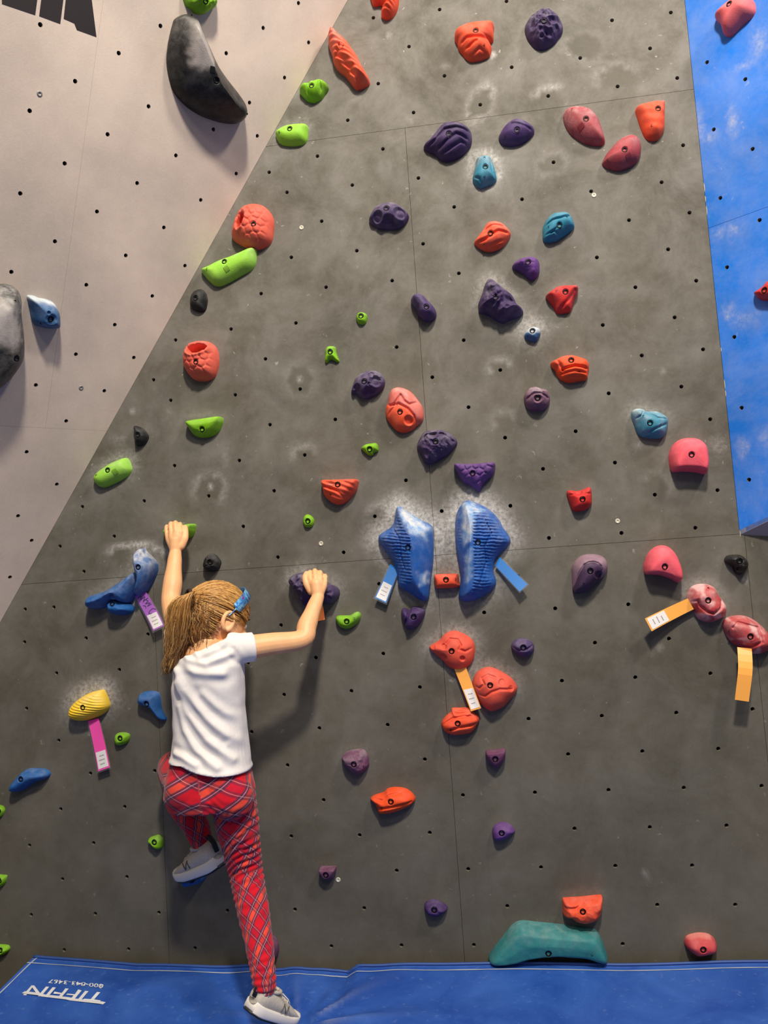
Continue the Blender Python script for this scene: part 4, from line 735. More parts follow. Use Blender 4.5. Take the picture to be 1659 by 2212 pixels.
bar0, bar1 = mat_pt(P(10, 668, 1538)), mat_pt(P(10, 150, 1497))
T0, T1 = mat_pt(P(10, 672, 1482)), mat_pt(P(10, 188, 1462)); TU = T0 + (mat_pt(P(10, 640, 1530)) - T0)
lettering('TIFFIN', T0, T1, TU, .12, 'word')
lettering('800-843-3467', mat_pt(P(10, 665, 1441)), mat_pt(P(10, 316, 1430)), mat_pt(P(10, 660, 1459)), 0, 'number')
nrm = (bar1 - bar0).normalized(); sd_ = Vector((-nrm.y, nrm.x, 0)) * .006
bl = [bar0 + (bar1 - bar0) * k / 20 for k in range(21)]
bv = []
for p in bl: z = surf(p.x, p.y) + .0018; bv += [(p.x - sd_.x, p.y - sd_.y, z), (p.x + sd_.x, p.y + sd_.y, z)]
in_mat(mesh_obj('lettering_bar', bv, [(2 * i, 2 * i + 1, 2 * i + 3, 2 * i + 2) for i in range(20)], M_LET))
# ------------------------------------------------------------------ the climbing girl
def PX(*t): return at(*t)
class Solid:
    def __init__(s): s.v, s.f = [], []
    def add(s, v, f): b = len(s.v); s.v += [tuple(q) for q in v]; s.f += [tuple(i + b for i in q) for q in f]
    def limb(s, pts, rad, n=18, flat=None):
        # tube through the points with rounded ends; flat = (axis, factor) squeezes the section along an axis
        P_ = [Vector(p) for p in pts]; R_ = list(rad); pp, rr = [], []
        m = len(P_)
        for i in range(m - 1):                                                      # smooth sampling
            p0, p1, p2, p3 = P_[max(i - 1, 0)], P_[i], P_[i + 1], P_[min(i + 2, m - 1)]
            for k in range(6):
                t = k / 6; pp.append(.5 * ((2 * p1) + (p2 - p0) * t + (2 * p0 - 5 * p1 + 4 * p2 - p3) * t * t + (3 * p1 - p0 - 3 * p2 + p3) * t ** 3)); rr.append(R_[i] + (R_[i + 1] - R_[i]) * (t * t * (3 - 2 * t)))
        pp.append(P_[-1]); rr.append(R_[-1])
        d0 = (pp[0] - pp[1]).normalized(); d1 = (pp[-1] - pp[-2]).normalized()
        a = [pp[0] + d0 * rr[0] * c for c in (.98, .8, .45)]; b = [pp[-1] + d1 * rr[-1] * c for c in (.45, .8, .98)]
        pp = a + pp + b; rr = [rr[0] * c for c in (.2, .6, .89)] + rr + [rr[-1] * c for c in (.89, .6, .2)]
        v, f = tube(pp, rr, n)
        if flat:
            ax = Vector(flat[0]).normalized(); q = []
            for i, x in enumerate(v): c = pp[i // n]; d = x - c; q.append(c + d - ax * d.dot(ax) * (1 - flat[1]))
            v = q
        s.add(v, f)
    def ell(s, c, ax, n=24, m=14):
        v, f = [], []; c = Vector(c)
        for j in range(m + 1):
            th = math.pi * j / m
            for i in range(n): ph = 2 * math.pi * i / n; v.append(c + ax[0] * math.sin(th) * math.cos(ph) + ax[1] * math.sin(th) * math.sin(ph) + ax[2] * math.cos(th))
        sg = ax[0].cross(ax[1]).dot(ax[2]) > 0
        for j in range(m):
            for i in range(n):
                k = (i + 1) % n; q = (j * n + i, (j + 1) * n + i, (j + 1) * n + k, j * n + k); f.append(q if sg else q[::-1])
        s.add(v, f)
    def rings(s, R, n=36, p=2.4):
        # stack of super-ellipses: centre, half width (x), half depth (y), forming a trunk
        v, f = [], []
        for (c, a, b) in R:
            for i in range(n):
                t = 2 * math.pi * i / n; ct, st = math.cos(t), math.sin(t)
                v.append(Vector(c) + Vector((a * math.copysign(abs(ct) ** (2 / p), ct), b * math.copysign(abs(st) ** (2 / p), st), 0)))
        m = len(R)
        for j in range(m - 1):
            for i in range(n): k = (i + 1) % n; f.append((j * n + i, (j + 1) * n + i, (j + 1) * n + k, j * n + k))
        f.append(tuple(range(n))); f.append(tuple((m - 1) * n + i for i in range(n))[::-1]); s.add(v, f)
    def remesh(s, vox, smooth=4):
        me = bpy.data.meshes.new('tmp'); me.from_pydata(s.v, [], s.f); me.update()
        bm = bmesh.new(); bm.from_mesh(me); bmesh.ops.recalc_face_normals(bm, faces=bm.faces); bm.to_mesh(me); bm.free()
        o = bpy.data.objects.new('tmp', me); COL.objects.link(o)
        r = o.modifiers.new('r', 'REMESH'); r.mode = 'VOXEL'; r.voxel_size = vox; r.use_smooth_shade = True
        if smooth: q = o.modifiers.new('s', 'SMOOTH'); q.iterations = smooth; q.factor = .5
        bpy.context.view_layer.update()
        out = bpy.data.meshes.new_from_object(o.evaluated_get(bpy.context.evaluated_depsgraph_get())); bpy.data.objects.remove(o); return out
def mesh_np(me): a = np.empty(len(me.vertices) * 3); me.vertices.foreach_get('co', a); return a.reshape(-1, 3)
def set_np(me, a): me.vertices.foreach_set('co', np.ascontiguousarray(a, dtype=np.float32).ravel()); me.update()
def normals_np(me): a = np.empty(len(me.vertices) * 3, dtype=np.float32); me.vertex_normals.foreach_get('vector', a); return a.reshape(-1, 3)
def cut(me, keep):
    bm = bmesh.new(); bm.from_mesh(me); bm.verts.ensure_lookup_table()
    bmesh.ops.delete(bm, geom=[v_ for v_, k in zip(bm.verts, keep) if not k], context='VERTS'); bm.to_mesh(me); bm.free(); me.update(); return me
def line_dist(p, pts):
    d = np.full(len(p), 9.0)
    for a, b in zip(pts[:-1], pts[1:]): d = np.minimum(d, seg_dist(p, np.array(a), np.array(b)))
    return d
person = empty('person', loc=(PX(460, 2000, .27).x, -.27, 0.0))
tag(person, 'girl in white t-shirt and red plaid leggings climbing, both hands on holds', 'person')
PI_ = Matrix.Translation(-person.location)
def wear(name, me, mat, parent=None, smooth=True):
    me.materials.clear(); me.materials.append(mat)
    if smooth: me.polygons.foreach_set('use_smooth', [True] * len(me.polygons))
    me.name = name; o = link(name, me, parent or person); o.matrix_local = PI_ if parent is None else Matrix.Identity(4); return o
# --- skeleton
LSH, LEL, LWR = PX(396, 1398, .29), PX(369, 1303, .16), PX(379, 1192, .088)
RSH, REL, RWR = PX(500, 1404, .29), PX(652, 1381, .20), PX(687, 1289, .12)
NECK = PX(446, 1392, .29); HEAD = PX(465, 1337, .245)
fdir = Vector((.68, .62, -.42)).normalized(); udir = Vector((.10, .22, .97)); udir = (udir - fdir * udir.dot(fdir)).normalized(); sdir = fdir.cross(udir).normalized()
HA, HB_, HC = .087, .071, .093                                                      # head half sizes: front, side, up
def hd(f_, s_, u_): return HEAD + fdir * f_ + sdir * s_ + udir * u_
# --- body: one continuous skin
B = Solid()
TR = [(1402, 455, 50, .050, .285), (1440, 452, 68, .064, .285), (1500, 451, 71, .070, .275), (1560, 453, 70, .068, .27), (1620, 455, 76, .07, .268), (1690, 454, 84, .078, .27)]
B.rings([(PX(cx, y, d), hw / 832, dep) for y, cx, hw, dep, d in TR])
B.limb([LSH, LSH.lerp(LEL, .5), LEL, LEL.lerp(LWR, .35), LEL.lerp(LWR, .75), LWR], [.034, .031, .0265, .0275, .0215, .0175])
B.limb([RSH, RSH.lerp(REL, .5), REL, REL.lerp(RWR, .3), REL.lerp(RWR, .7), RWR], [.036, .0305, .0262, .0272, .0215, .0178])
B.limb([NECK + Vector((-.012, 0, -.03)), NECK, HEAD + udir * -.07 + fdir * -.012], [.052, .043, .040])
B.ell(HEAD, (fdir * HA, sdir * HB_, udir * HC))
B.ell(hd(.038, 0, -.055), (fdir * .052, sdir * .052, udir * .05))                   # jaw
B.limb([hd(.084, 0, .004), hd(.096, 0, -.018), hd(.101, 0, -.026)], [.007, .010, .010], 10)   # nose
B.ell(hd(.080, .022, -.028), (fdir * .018, sdir * .022, udir * .020)); B.ell(hd(.080, -.022, -.028), (fdir * .018, sdir * .022, udir * .020))  # cheeks
B.limb([hd(.086, .014, -.050), hd(.092, 0, -.051), hd(.086, -.014, -.050)], [.004, .006, .004], 8); B.limb([hd(.084, .012, -.058), hd(.089, 0, -.060), hd(.084, -.012, -.058)], [.004, .006, .004], 8)
for s_ in (1, -1):                                                                  # ears
    pts_ = [hd(.004 + .016 * math.cos(t), s_ * (HB_ + .004 + .006 * (1 - math.cos(t)) * .5), -.012 + .024 * math.sin(t)) for t in np.linspace(-1.2, 4.3, 10)]
    B.limb(pts_, [.0055] * 6 + [.006, .006, .0065, .006], 8); B.ell(hd(.008, s_ * (HB_ + .001), -.012), (fdir * .015, sdir * .006, udir * .022), 12, 8)
def hand(wr, palm, mcp, pip, tip, thumb, r):
    B.limb([wr, wr.lerp(palm[0], .6), palm[0]], [.0172, .0185, .019], 14)
    for a, b, c, q in zip(mcp, pip, tip, r):
        B.limb([wr.lerp(a, .18), wr.lerp(a, .65), a], [.0135, .0125, q * 1.28], 12); B.limb([a, a.lerp(b, .5) - Vector((0, .002, 0)), b, b.lerp(c, .55) + Vector((0, 0, .004)), c], [q * 1.18, q * 1.02, q * 1.08, q * .98, q * .86], 12)
    B.limb(thumb, [.0125, .0105, .0088, .0078], 12)
FR = [.0062, .0068, .0070, .0067]
hand(LWR, [PX(379, 1166, .083)], [PX(361, 1154, .078), PX(370, 1148, .085), PX(380, 1147, .087), PX(390, 1150, .084)], [PX(359.5, 1141, .070), PX(368.5, 1134, .074), PX(378.5, 1132, .075), PX(388.5, 1136, .072)],
     [PX(361, 1139, .046), PX(370, 1133, .046), PX(380, 1131, .046), PX(390, 1134, .046)], [PX(391, 1180, .084), PX(399, 1165, .080), PX(401, 1150, .073), PX(400, 1139, .066)], FR)
hand(RWR, [PX(683, 1262, .112)], [PX(702, 1256, .100), PX(692, 1249, .107), PX(681, 1246, .110), PX(670, 1249, .107)], [PX(703, 1246, .086), PX(692, 1238, .091), PX(680, 1234, .093), PX(669, 1238, .090)],
     [PX(701, 1247, .062), PX(691, 1240, .062), PX(681, 1237, .062), PX(671, 1239, .062)], [PX(673, 1277, .113), PX(663, 1262, .110), PX(659, 1248, .103), PX(662, 1239, .094)], FR)
ANK_R, KNE_R, HIP_R = PX(573, 2118, .415), PX(531, 1890, .225), PX(497, 1705, .265)
ANK_L, KNE_L, HIP_L = PX(447, 1832, .135), PX(378, 1658, .10), PX(412, 1705, .265)
B.limb([HIP_R, KNE_R], [.05, .036]); B.limb([KNE_R, KNE_R.lerp(ANK_R, .6)], [.03, .02]); B.limb([HIP_L, KNE_L], [.05, .036]); B.limb([KNE_L, KNE_L.lerp(ANK_L, .7)], [.03, .018])
def skin_mat():
    m, nt, b = new_mat('skin'); n1 = noise_tex(nt, 38, 4, .6)
    nt.links.new(mix(nt, n1, lin((240, 172, 122)), lin((250, 198, 144))), b.inputs['Base Color']); b.inputs['Roughness'].default_value = .48
    b.inputs['Subsurface Weight'].default_value = .12; b.inputs['Subsurface Radius'].default_value = (.012, .004, .002); b.inputs['Subsurface Scale'].default_value = .6
    bump(nt, b, noise_tex(nt, 500, 2), .1, .0006); return m
M_SKIN = skin_mat()
body = wear('body', B.remesh(.0023, 3), M_SKIN)
for s_ in (1, -1):                                                                  # eyes, lashes closed towards the wall
    e = Solid(); e.ell(hd(.071, s_ * .029, .002), (fdir * .011, sdir * .012, udir * .008), 16, 10)
    me = bpy.data.meshes.new('eye'); me.from_pydata(e.v, [], e.f); wear('eye', me, plain('eye_white', (225, 222, 216), .3))
    e = Solid(); e.limb([hd(.084, s_ * .018, .024), hd(.085, s_ * .030, .027), hd(.078, s_ * .044, .023)], [.0016, .0022, .0014], 6)
    me = bpy.data.meshes.new('eyebrow'); me.from_pydata(e.v, [], e.f); wear('eyebrow', me, plain('brow', (120, 84, 48), .7))
# --- trousers
T = Solid()
T.rings([(PX(452, 1640, .268), 82 / 832, .082), (PX(452, 1680, .268), 93 / 832, .092), (PX(453, 1715, .268), 97 / 832, .098), (PX(455, 1742, .265), 88 / 832, .09)], p=2.6)
T.ell(PX(405, 1706, .31), (Vector((.058, 0, 0)), Vector((0, .06, 0)), Vector((0, 0, .062)))); T.ell(PX(500, 1722, .308), (Vector((.058, 0, 0)), Vector((0, .056, 0)), Vector((0, 0, .056))))
T.limb([PX(500, 1700, .268), PX(511, 1770, .255), PX(524, 1845, .235), PX(532, 1890, .235), PX(545, 1958, .285), PX(560, 2040, .35), PX(568, 2100, .395), PX(571, 2128, .415)], [.062, .058, .049, .045, .042, .035, .030, .028])
T.limb([PX(412, 1702, .262), PX(396, 1685, .19), PX(378, 1660, .105)], [.062, .058, .051])
T.limb([PX(378, 1660, .105), PX(398, 1735, .115), PX(424, 1787, .13), PX(441, 1829, .138)], [.050, .046, .036, .028])
tm = T.remesh(.0035, 5); co = mesh_np(tm); nr_ = normals_np(tm)
CR = [np.array(PX(*q)) for q in ((492, 1630, .27), (530, 1885, .235), (571, 2131, .415))]
CL = [np.array(PX(*q)) for q in ((408, 1630, .268), (409, 1742, .268))]; CS = [np.array(PX(*q)) for q in ((378, 1660, .105), (398, 1735, .115), (424, 1787, .13), (441, 1829, .138))]
def chain_uv(p, ch):
    best = np.full(len(p), 9.0); U = np.zeros(len(p)); V = np.zeros(len(p)); L = 0
    for a, b in zip(ch[:-1], ch[1:]):
        ab = b - a; l = np.linalg.norm(ab); ax = ab / l; t = np.clip((p - a) @ ax, -.05 if L == 0 else 0, l); q = p - (a + t[:, None] * ax); d = np.linalg.norm(q, axis=1)
        e = np.array([0, -1.0, 0]); e -= ax * (e @ ax); e /= np.linalg.norm(e); g = np.cross(ax, e); k = d < best
        U[k] = (np.arctan2(q @ g, q @ e) * .05)[k]; V[k] = (L + t)[k]; best[k] = d[k]; L += l
    return best, U, V
dR, uR, vR = chain_uv(co, CR); dL, uL, vL = chain_uv(co, CL); dS, uS, vS = chain_uv(co, CS); dS = dS * .95
ch = np.argmin(np.c_[dR, dL, dS], axis=1); pu = np.choose(ch, [uR, uL + .021, uS + .01]); pv = np.choose(ch, [vR, vL, vS + .012])
# creases of the cloth: knee backs, cuff, seat
wr_ = np.zeros(len(co))
for (px, py, d, r, am, lam, tilt) in ((536, 1872, .28, .075, .0032, .017, .55), (575, 2100, .43, .055, .003, .014, .3), (545, 1790, .30, .08, .0022, .022, .8), (430, 1800, .16, .05, .002, .015, .4), (540, 1960, .33, .09, .0012, .025, .5), (470, 1760, .33, .06, .0015, .02, -.5)):
    c = np.array(PX(px, py, d)); q = co - c; w = np.exp(-(np.linalg.norm(q, axis=1) / r) ** 2); wr_ += am * w * np.sin(2 * math.pi * (q[:, 2] - tilt * q[:, 0]) / lam + 3 * np.sin(q[:, 0] * 60))
cleft = line_dist(co, [PX(447, 1690, .36), PX(455, 1745, .35), PX(462, 1775, .32)]); wr_ -= .006 * np.exp(-(cleft / .012) ** 2)
co = co + nr_ * wr_[:, None]; set_np(tm, co)
for k_, a_ in (('plaid_u', pu), ('plaid_v', pv)): q = tm.attributes.new(k_, 'FLOAT', 'POINT'); q.data.foreach_set('value', a_.astype(np.float32))
def plaid_mat():
    m, nt, b = new_mat('red_plaid'); u, v_ = attr(nt, 'plaid_u'), attr(nt, 'plaid_v'); Tn = .060
    p = math_(nt, 'MULTIPLY', math_(nt, 'ADD', u, v_), .7071 / Tn); q = math_(nt, 'MULTIPLY', math_(nt, 'SUBTRACT', v_, u), .7071 / Tn)
    def st(x, pts):
        fr0 = math_(nt, 'FRACT', math_(nt, 'ADD', x, 50.0)); r = nd(nt, 'ShaderNodeValToRGB'); r.color_ramp.interpolation = 'CONSTANT'; e = r.color_ramp.elements
        while len(e) < len(pts): e.new(.5)
        for i, (a, c) in enumerate(pts): e[i].position = a; e[i].color = (c, c, c, 1)
        nt.links.new(fr0, r.inputs[0]); return r.outputs[0]
    band = [(0, 0), (.38, 1), (.62, 0)]; dk = [(0, 0), (.23, 1), (.305, 0), (.33, 1), (.40, 0), (.60, 1), (.67, 0), (.695, 1), (.77, 0)]; wt = [(0, 0), (.305, 1), (.33, 0), (.67, 1), (.695, 0)]; yl = [(0, 0), (.485, 1), (.515, 0)]
    c = lin((206, 22, 42))
    c = mix(nt, math_(nt, 'MULTIPLY', st(q, band), .75), c, lin((236, 84, 60))); c = mix(nt, math_(nt, 'MULTIPLY', st(p, band), .5), c, lin((168, 22, 52)))
    c = mix(nt, math_(nt, 'MULTIPLY', st(q, dk), .78), c, lin((58, 50, 76))); c = mix(nt, math_(nt, 'MULTIPLY', st(p, dk), .58), c, lin((60, 40, 66)))
    c = mix(nt, math_(nt, 'MULTIPLY', st(q, wt), .6), c, lin((196, 170, 180))); c = mix(nt, math_(nt, 'MULTIPLY', st(p, wt), .45), c, lin((190, 160, 168)))
    nt.links.new(c, b.inputs['Base Color']); b.inputs['Roughness'].default_value = .85; b.inputs['Specular IOR Level'].default_value = .15; b.inputs['Sheen Weight'].default_value = .15
    bump(nt, b, noise_tex(nt, 900, 2), .25, .0006); return m
wear('trousers', tm, plaid_mat())
# --- t-shirt
Sh = Solid()
SR = [(1398, 452, 54, .058, .288), (1415, 452, 66, .070, .287), (1440, 450, 77, .079, .286), (1480, 450, 79, .080, .28), (1530, 452, 78, .078, .275), (1580, 455, 80, .080, .273), (1620, 455, 84, .086, .27), (1660, 454, 89, .098, .27), (1700, 454, 92, .105, .27)]
Sh.rings([(PX(cx, y, d), hw / 832, dep) for y, cx, hw, dep, d in SR], p=2.5)
SE = RSH.lerp(REL, .30)
Sh.limb([PX(470, 1402, .287), RSH + Vector((0, 0, .002)), RSH.lerp(REL, .18), SE + (REL - RSH).normalized() * .03], [.050, .0445, .0395, .038], 24)
Sh.limb([PX(435, 1404, .287), LSH, LSH.lerp(LEL, .25), LSH.lerp(LEL, .45)], [.05, .044, .041, .038], 24)
sm = Sh.remesh(.0034, 7); co = mesh_np(sm); nn = normals_np(sm)
ax_ = np.array((REL - RSH).normalized()); sl = (co - np.array(RSH)) @ ax_; slx = np.linalg.norm(co - np.array(RSH) - sl[:, None] * ax_, axis=1)
axl = np.array((LEL - LSH).normalized()); sll = (co - np.array(LSH)) @ axl; slr = np.linalg.norm(co - np.array(LSH) - sll[:, None] * axl, axis=1)
hem = [(330, 1632), (364, 1641), (392, 1655), (425, 1668), (469, 1677), (517, 1678), (542, 1662), (580, 1650)]
hp_ = np.array([tuple(PX(a, b, .35 if 380 < a < 530 else .27)) for a, b in hem]); zh = np.interp(co[:, 0], hp_[:, 0], hp_[:, 2])
cl_a, cl_b, cl_c = PX(410, 1412, .355), PX(490, 1376, .325), PX(455, 1400, .21)
cnr = np.array((Vector(cl_b) - Vector(cl_a)).cross(Vector(cl_c) - Vector(cl_a)).normalized()); cnr = cnr if cnr[2] > 0 else -cnr
nk = (co - np.array(cl_a)) @ cnr; q = co - np.array(NECK)
keep = (co[:, 2] > zh - .002) & ~((sl > .059) & (slx < .08)) & ~((sll > .07) & (slr < .07) & (co[:, 2] > LSH.z + .03)) & ~((nk > 0) & (np.linalg.norm(q, axis=1) < .11) & (q[:, 0] < .062) & (q[:, 0] > -.062))
FOLD = [('378,1448 398,1488 445,1552 495,1598 528,1618', .0070, .011), ('379,1478 405,1542 448,1598 500,1642', .0065, .010), ('383,1528 398,1578 425,1622 470,1658', .0055, .009), ('384,1402 408,1424 448,1434 492,1414', .0065, .008), ('388,1428 425,1450 480,1456', .0055, .010), ('372,1630 395,1636 425,1652', .0055, .008),
        ('500,1395 512,1410 520,1430', .003, .006), ('492,1612 515,1632 536,1640', .004, .007), ('405,1398 430,1418 470,1402 488,1372', .0045, .006), ('440,1500 480,1540 520,1560', .0035, .009), ('525,1470 518,1540 532,1600', .003, .010)]
dsp = np.zeros(len(co)); back = np.clip(-nn[:, 1] + .35, 0, 1)
for s_, am, w in FOLD:
    l = [np.array(PX(*map(float, t.split(',')), .352)) for t in s_.split()]; d = line_dist(co * np.array([1, .25, 1]) , [x * np.array([1, .25, 1]) for x in l])
    dsp += am * (np.exp(-(d / w) ** 2) - .45 * np.exp(-((d - 2.1 * w) / (1.1 * w)) ** 2)) * back
dsp += .0015 * np.array([noise.noise(Vector(x) * 26) for x in co])
hemd = co[:, 2] - zh; dsp += .0022 * np.exp(-((hemd - .004) / .007) ** 2)
co = co + nn * dsp[:, None]; set_np(sm, co); cut(sm, keep)
bm = bmesh.new(); bm.from_mesh(sm)
for it in range(3):                                                                 # even out the cut edges
    bd = [v_ for v_ in bm.verts if any(e.is_boundary for e in v_.link_edges)]
    new = {}
    for v_ in bd:
        nb = [e.other_vert(v_).co for e in v_.link_edges if e.is_boundary]; new[v_] = v_.co.lerp(sum(nb, Vector()) / len(nb), .6)
    for v_, c_ in new.items(): v_.co = c_
for v_ in [v_ for v_ in bm.verts if any(e.is_boundary for e in v_.link_edges)]:
    z_ = float(np.interp(v_.co.x, hp_[:, 0], hp_[:, 2])); s_ = (v_.co - RSH).dot(Vector(ax_))
    if abs(v_.co.z - z_) < .012: v_.co.z = z_
    elif abs(s_ - .058) < .01: v_.co += Vector(ax_) * (.058 - s_)
bm.to_mesh(sm); bm.free(); sm.update()
def shirt_mat():
    m, nt, b = new_mat('white_jersey'); n1 = noise_tex(nt, 120, 4, .65)
    nt.links.new(mix(nt, n1, lin((226, 220, 218)), lin((246, 242, 238))), b.inputs['Base Color']); b.inputs['Roughness'].default_value = .9; b.inputs['Specular IOR Level'].default_value = .15
    bump(nt, b, noise_tex(nt, 1100, 2), .2, .0005); return m
so = wear('t_shirt', sm, shirt_mat()); md = so.modifiers.new('thick', 'SOLIDIFY'); md.thickness = .0025; md.offset = -1
# --- shoes
def shoe(heel, toe, up_, L, label):
    x = (toe - heel).normalized(); y = up_.cross(x).normalized(); z = x.cross(y); o = heel
    root = empty('shoe'); root.parent = person; root.matrix_local = PI_ @ Matrix(((x.x, y.x, z.x, o.x), (x.y, y.y, z.y, o.y), (x.z, y.z, z.z, o.z), (0, 0, 0, 1))); root['label'] = label
    k = L / .19
    hw = lambda t: k * (.024 + .011 * math.sin(min(1, t * 1.15 + .12) * math.pi * .72)) * (1 - max(0, (t - .82) / .18) ** 2.2 * .62) * (1 - max(0, (.10 - t) / .10) ** 2 * .35)
    top = lambda t: k * (.070 - .004 * math.cos(t * 20) if t < .30 else .068 - (t - .30) / .70 * .036 - .012 * max(0, t - .8) / .2)
    rise = lambda t: k * (.010 * max(0, t - .72) / .28 + .004 * max(0, .12 - t) / .12)
    ts = [0, .03, .08, .15, .22, .30, .38, .46, .54, .62, .70, .78, .85, .91, .96, 1.0]
    def loft(name, mat, z0, z1, wscale, parent=root, p=2.6, n=24, open_=False):
        v, f = [], []
        for t in ts:
            w = hw(t) * wscale; a, b = z0(t), z1(t)
            for i in range(n):
                q = 2 * math.pi * i / n; c, s_ = math.cos(q), math.sin(q); zz = math.copysign(abs(s_) ** (2 / p), s_); nar = 1 if zz < 0 else 1 - .52 * max(0, zz) ** 2 * (1 if name == 'upper' else 0)
                v.append((t * L, w * nar * math.copysign(abs(c) ** (2 / p), c), (a + b) / 2 + (b - a) / 2 * zz))
        m = len(ts)
        for j in range(m - 1):
            for i in range(n): l = (i + 1) % n; f.append((j * n + i, j * n + l, (j + 1) * n + l, (j + 1) * n + i))
        f += [tuple(range(n))[::-1], tuple((m - 1) * n + i for i in range(n))]
        return mesh_obj(name, v, f, mat, parent, True)
    loft('upper', M_KNIT, lambda t: rise(t) + k * .018, lambda t: top(t), .96)
    mid = loft('midsole', M_FOAM, lambda t: rise(t) + k * .001, lambda t: rise(t) + k * (.031 - .006 * t), 1.06, p=5)
    loft('outsole', M_RUB, lambda t: rise(t) - k * .001, lambda t: rise(t) + k * .007, .98, p=6)
    mesh_obj('heel_tab', *tube([(-.001 * k, 0, .040 * k), (-.004 * k, 0, .062 * k), (.002 * k, 0, .076 * k), (.008 * k, 0, .080 * k)], .0065 * k, 8), M_RUB, root, True)
    cv, cf = tube([(.050 * k + .031 * k * math.cos(q), .020 * k * math.sin(q), .066 * k + .003 * k * math.cos(q)) for q in np.linspace(0, 2 * math.pi, 21)], .0045 * k, 8); mesh_obj('collar', cv, cf, M_KNIT, root, True)
    for i in range(4):
        t = .40 + .075 * i; zt = top(t); w = hw(t) * .55
        mesh_obj('lace', *tube([(t * L - .003, -w, zt - .008 * k), (t * L, -w * .5, zt + .001), (t * L + .002, w * .5, zt + .001), (t * L + .005, w, zt - .008 * k)], .0018 * k, 6), M_LACE, root, True)
    mesh_obj('lace', *tube([(.40 * L, -.012, top(.4)), (.36 * L, -.024, top(.4) + .006), (.42 * L, -.036, top(.4) + .001), (.46 * L, -.042, top(.4) - .006)], .0016 * k, 6), M_LACE, root, True)
    for sd_ in (-1, 1):                                                             # letter on the side
        wl = lambda a, b: (a * L, sd_ * (hw(a) * (.985 - .30 * b ** 2) + .0010), k * .030 + b * k * .026)
        for i, (p0, p1) in enumerate((((.42, .05), (.46, .75)), ((.46, .75), (.52, .02)), ((.52, .02), (.565, .70)))):
            pts_ = [wl(p0[0] + (p1[0] - p0[0]) * t, p0[1] + (p1[1] - p0[1]) * t) for t in np.linspace(0, 1, 5)]
            mesh_obj('letter_stroke', *tube(pts_, .0014 * k, 6), M_LETN, root, True)
    return root
def knit():
    m, nt, b = new_mat('pale_grey_knit'); nt.links.new(mix(nt, noise_tex(nt, 260, 3), lin((168, 160, 150)), lin((222, 214, 200))), b.inputs['Base Color']); b.inputs['Roughness'].default_value = .9
    bump(nt, b, noise_tex(nt, 700, 2), .4, .001); return m
M_KNIT = knit(); M_FOAM = plain('white_foam', (236, 230, 222), .6); M_RUB = plain('black_rubber', (24, 24, 26), .6); M_LACE = plain('pale_lace', (206, 198, 184), .8); M_LETN = plain('dark_grey_letter', (92, 88, 84), .6)
tr_ = ray((632, 2214)); toe_r = CAM + tr_ * ((.004 - CAM.z) / tr_.z)
heel_r = PX(533, 2188, .45); toe_r = heel_r + (toe_r - heel_r).normalized() * .178
print('right shoe', heel_r, toe_r)
ud = (ANK_R - heel_r.lerp(toe_r, .28)).normalized()
shoe(heel_r, toe_r, ud, .178, 'pale sneaker pushing off the mat on its toe')
heel_l, toe_l = PX(484, 1872, .165), PX(394, 1901, .052)
shoe(heel_l, toe_l, Vector((-.25, -.12, 1)), (toe_l - heel_l).length, 'pale sneaker standing on the blue foothold')
for a, b, r in ((heel_r.lerp(toe_r, .27) + ud * .05, ANK_R + Vector((0, 0, -.004)), .0250), (heel_l.lerp(toe_l, .27) + Vector((-.005, 0, .045)), ANK_L + Vector((0, 0, -.004)), .020)):
    mesh_obj('sock', *tube([a, a.lerp(b, .5), b], [r, r, r * .95], 16), plain('white_sock', (214, 206, 196), .9), person, True).matrix_local = PI_
# --- hair
def hair_mat():
    m, nt, b = new_mat('blond_hair'); r = nd(nt, 'ShaderNodeValToRGB'); e = r.color_ramp.elements; e.new(.5)
    for i, (p, c) in enumerate(((0, (74, 46, 22)), (.5, (172, 120, 62)), (1, (236, 190, 116)))): e[i].position = p; e[i].color = (*lin(c), 1)
    nt.links.new(attr(nt, 'tone'), r.inputs[0]); nt.links.new(r.outputs[0], b.inputs['Base Color']); b.inputs['Roughness'].default_value = .38; b.inputs['Specular IOR Level'].default_value = .4; return m
M_HAIR = hair_mat()
hc = Solid(); hc.ell(HEAD + udir * .004 - fdir * .004, (fdir * (HA + .006), sdir * (HB_ + .006), udir * (HC + .006)), 48, 32); hc.ell(hd(-.045, 0, -.045), (fdir * .050, sdir * .058, udir * .055), 36, 24)
hm_ = hc.remesh(.004, 2); co = mesh_np(hm_); q = co - np.array(HEAD); hf, hs_, hu = q @ np.array(fdir), q @ np.array(sdir), q @ np.array(udir)
keep = (hf < .072 + .2 * np.maximum(hu, 0)) & ((hu > -.005) | (hf < -.018)) & (hu > -.092)
keep &= ~((hf > .02) & (hu < -.01))
cut(hm_, keep); a_ = hm_.attributes.new('tone', 'FLOAT', 'POINT'); n_ = len(hm_.vertices); a_.data.foreach_set('value', np.clip(.30 + .25 * np.array([noise.noise(v_.co * 60) for v_ in hm_.vertices]), 0, 1).astype(np.float32))
cap = wear('hair_cap', hm_, M_HAIR)
TAIL = hd(-.098, .012, .030)
r_ = random.Random(8)
def scalp(f_, s_, u_, k=1.0):
    q = Vector((f_ / (HA + .008), s_ / (HB_ + .008), u_ / (HC + .008))).normalized(); return hd(q.x * (HA + .008) * k, q.y * (HB_ + .008) * k, q.z * (HC + .008) * k)
HV, HF, HT = [], [], []
def strand(pts, r0, r1, tone):
    m = len(pts); v, f = tube(pts, [r0 + (r1 - r0) * i / (m - 1) for i in range(m)], 4); b = len(HV); HV.extend(v); HF.extend(tuple(i + b for i in q) for q in f); HT.extend([tone] * len(v))
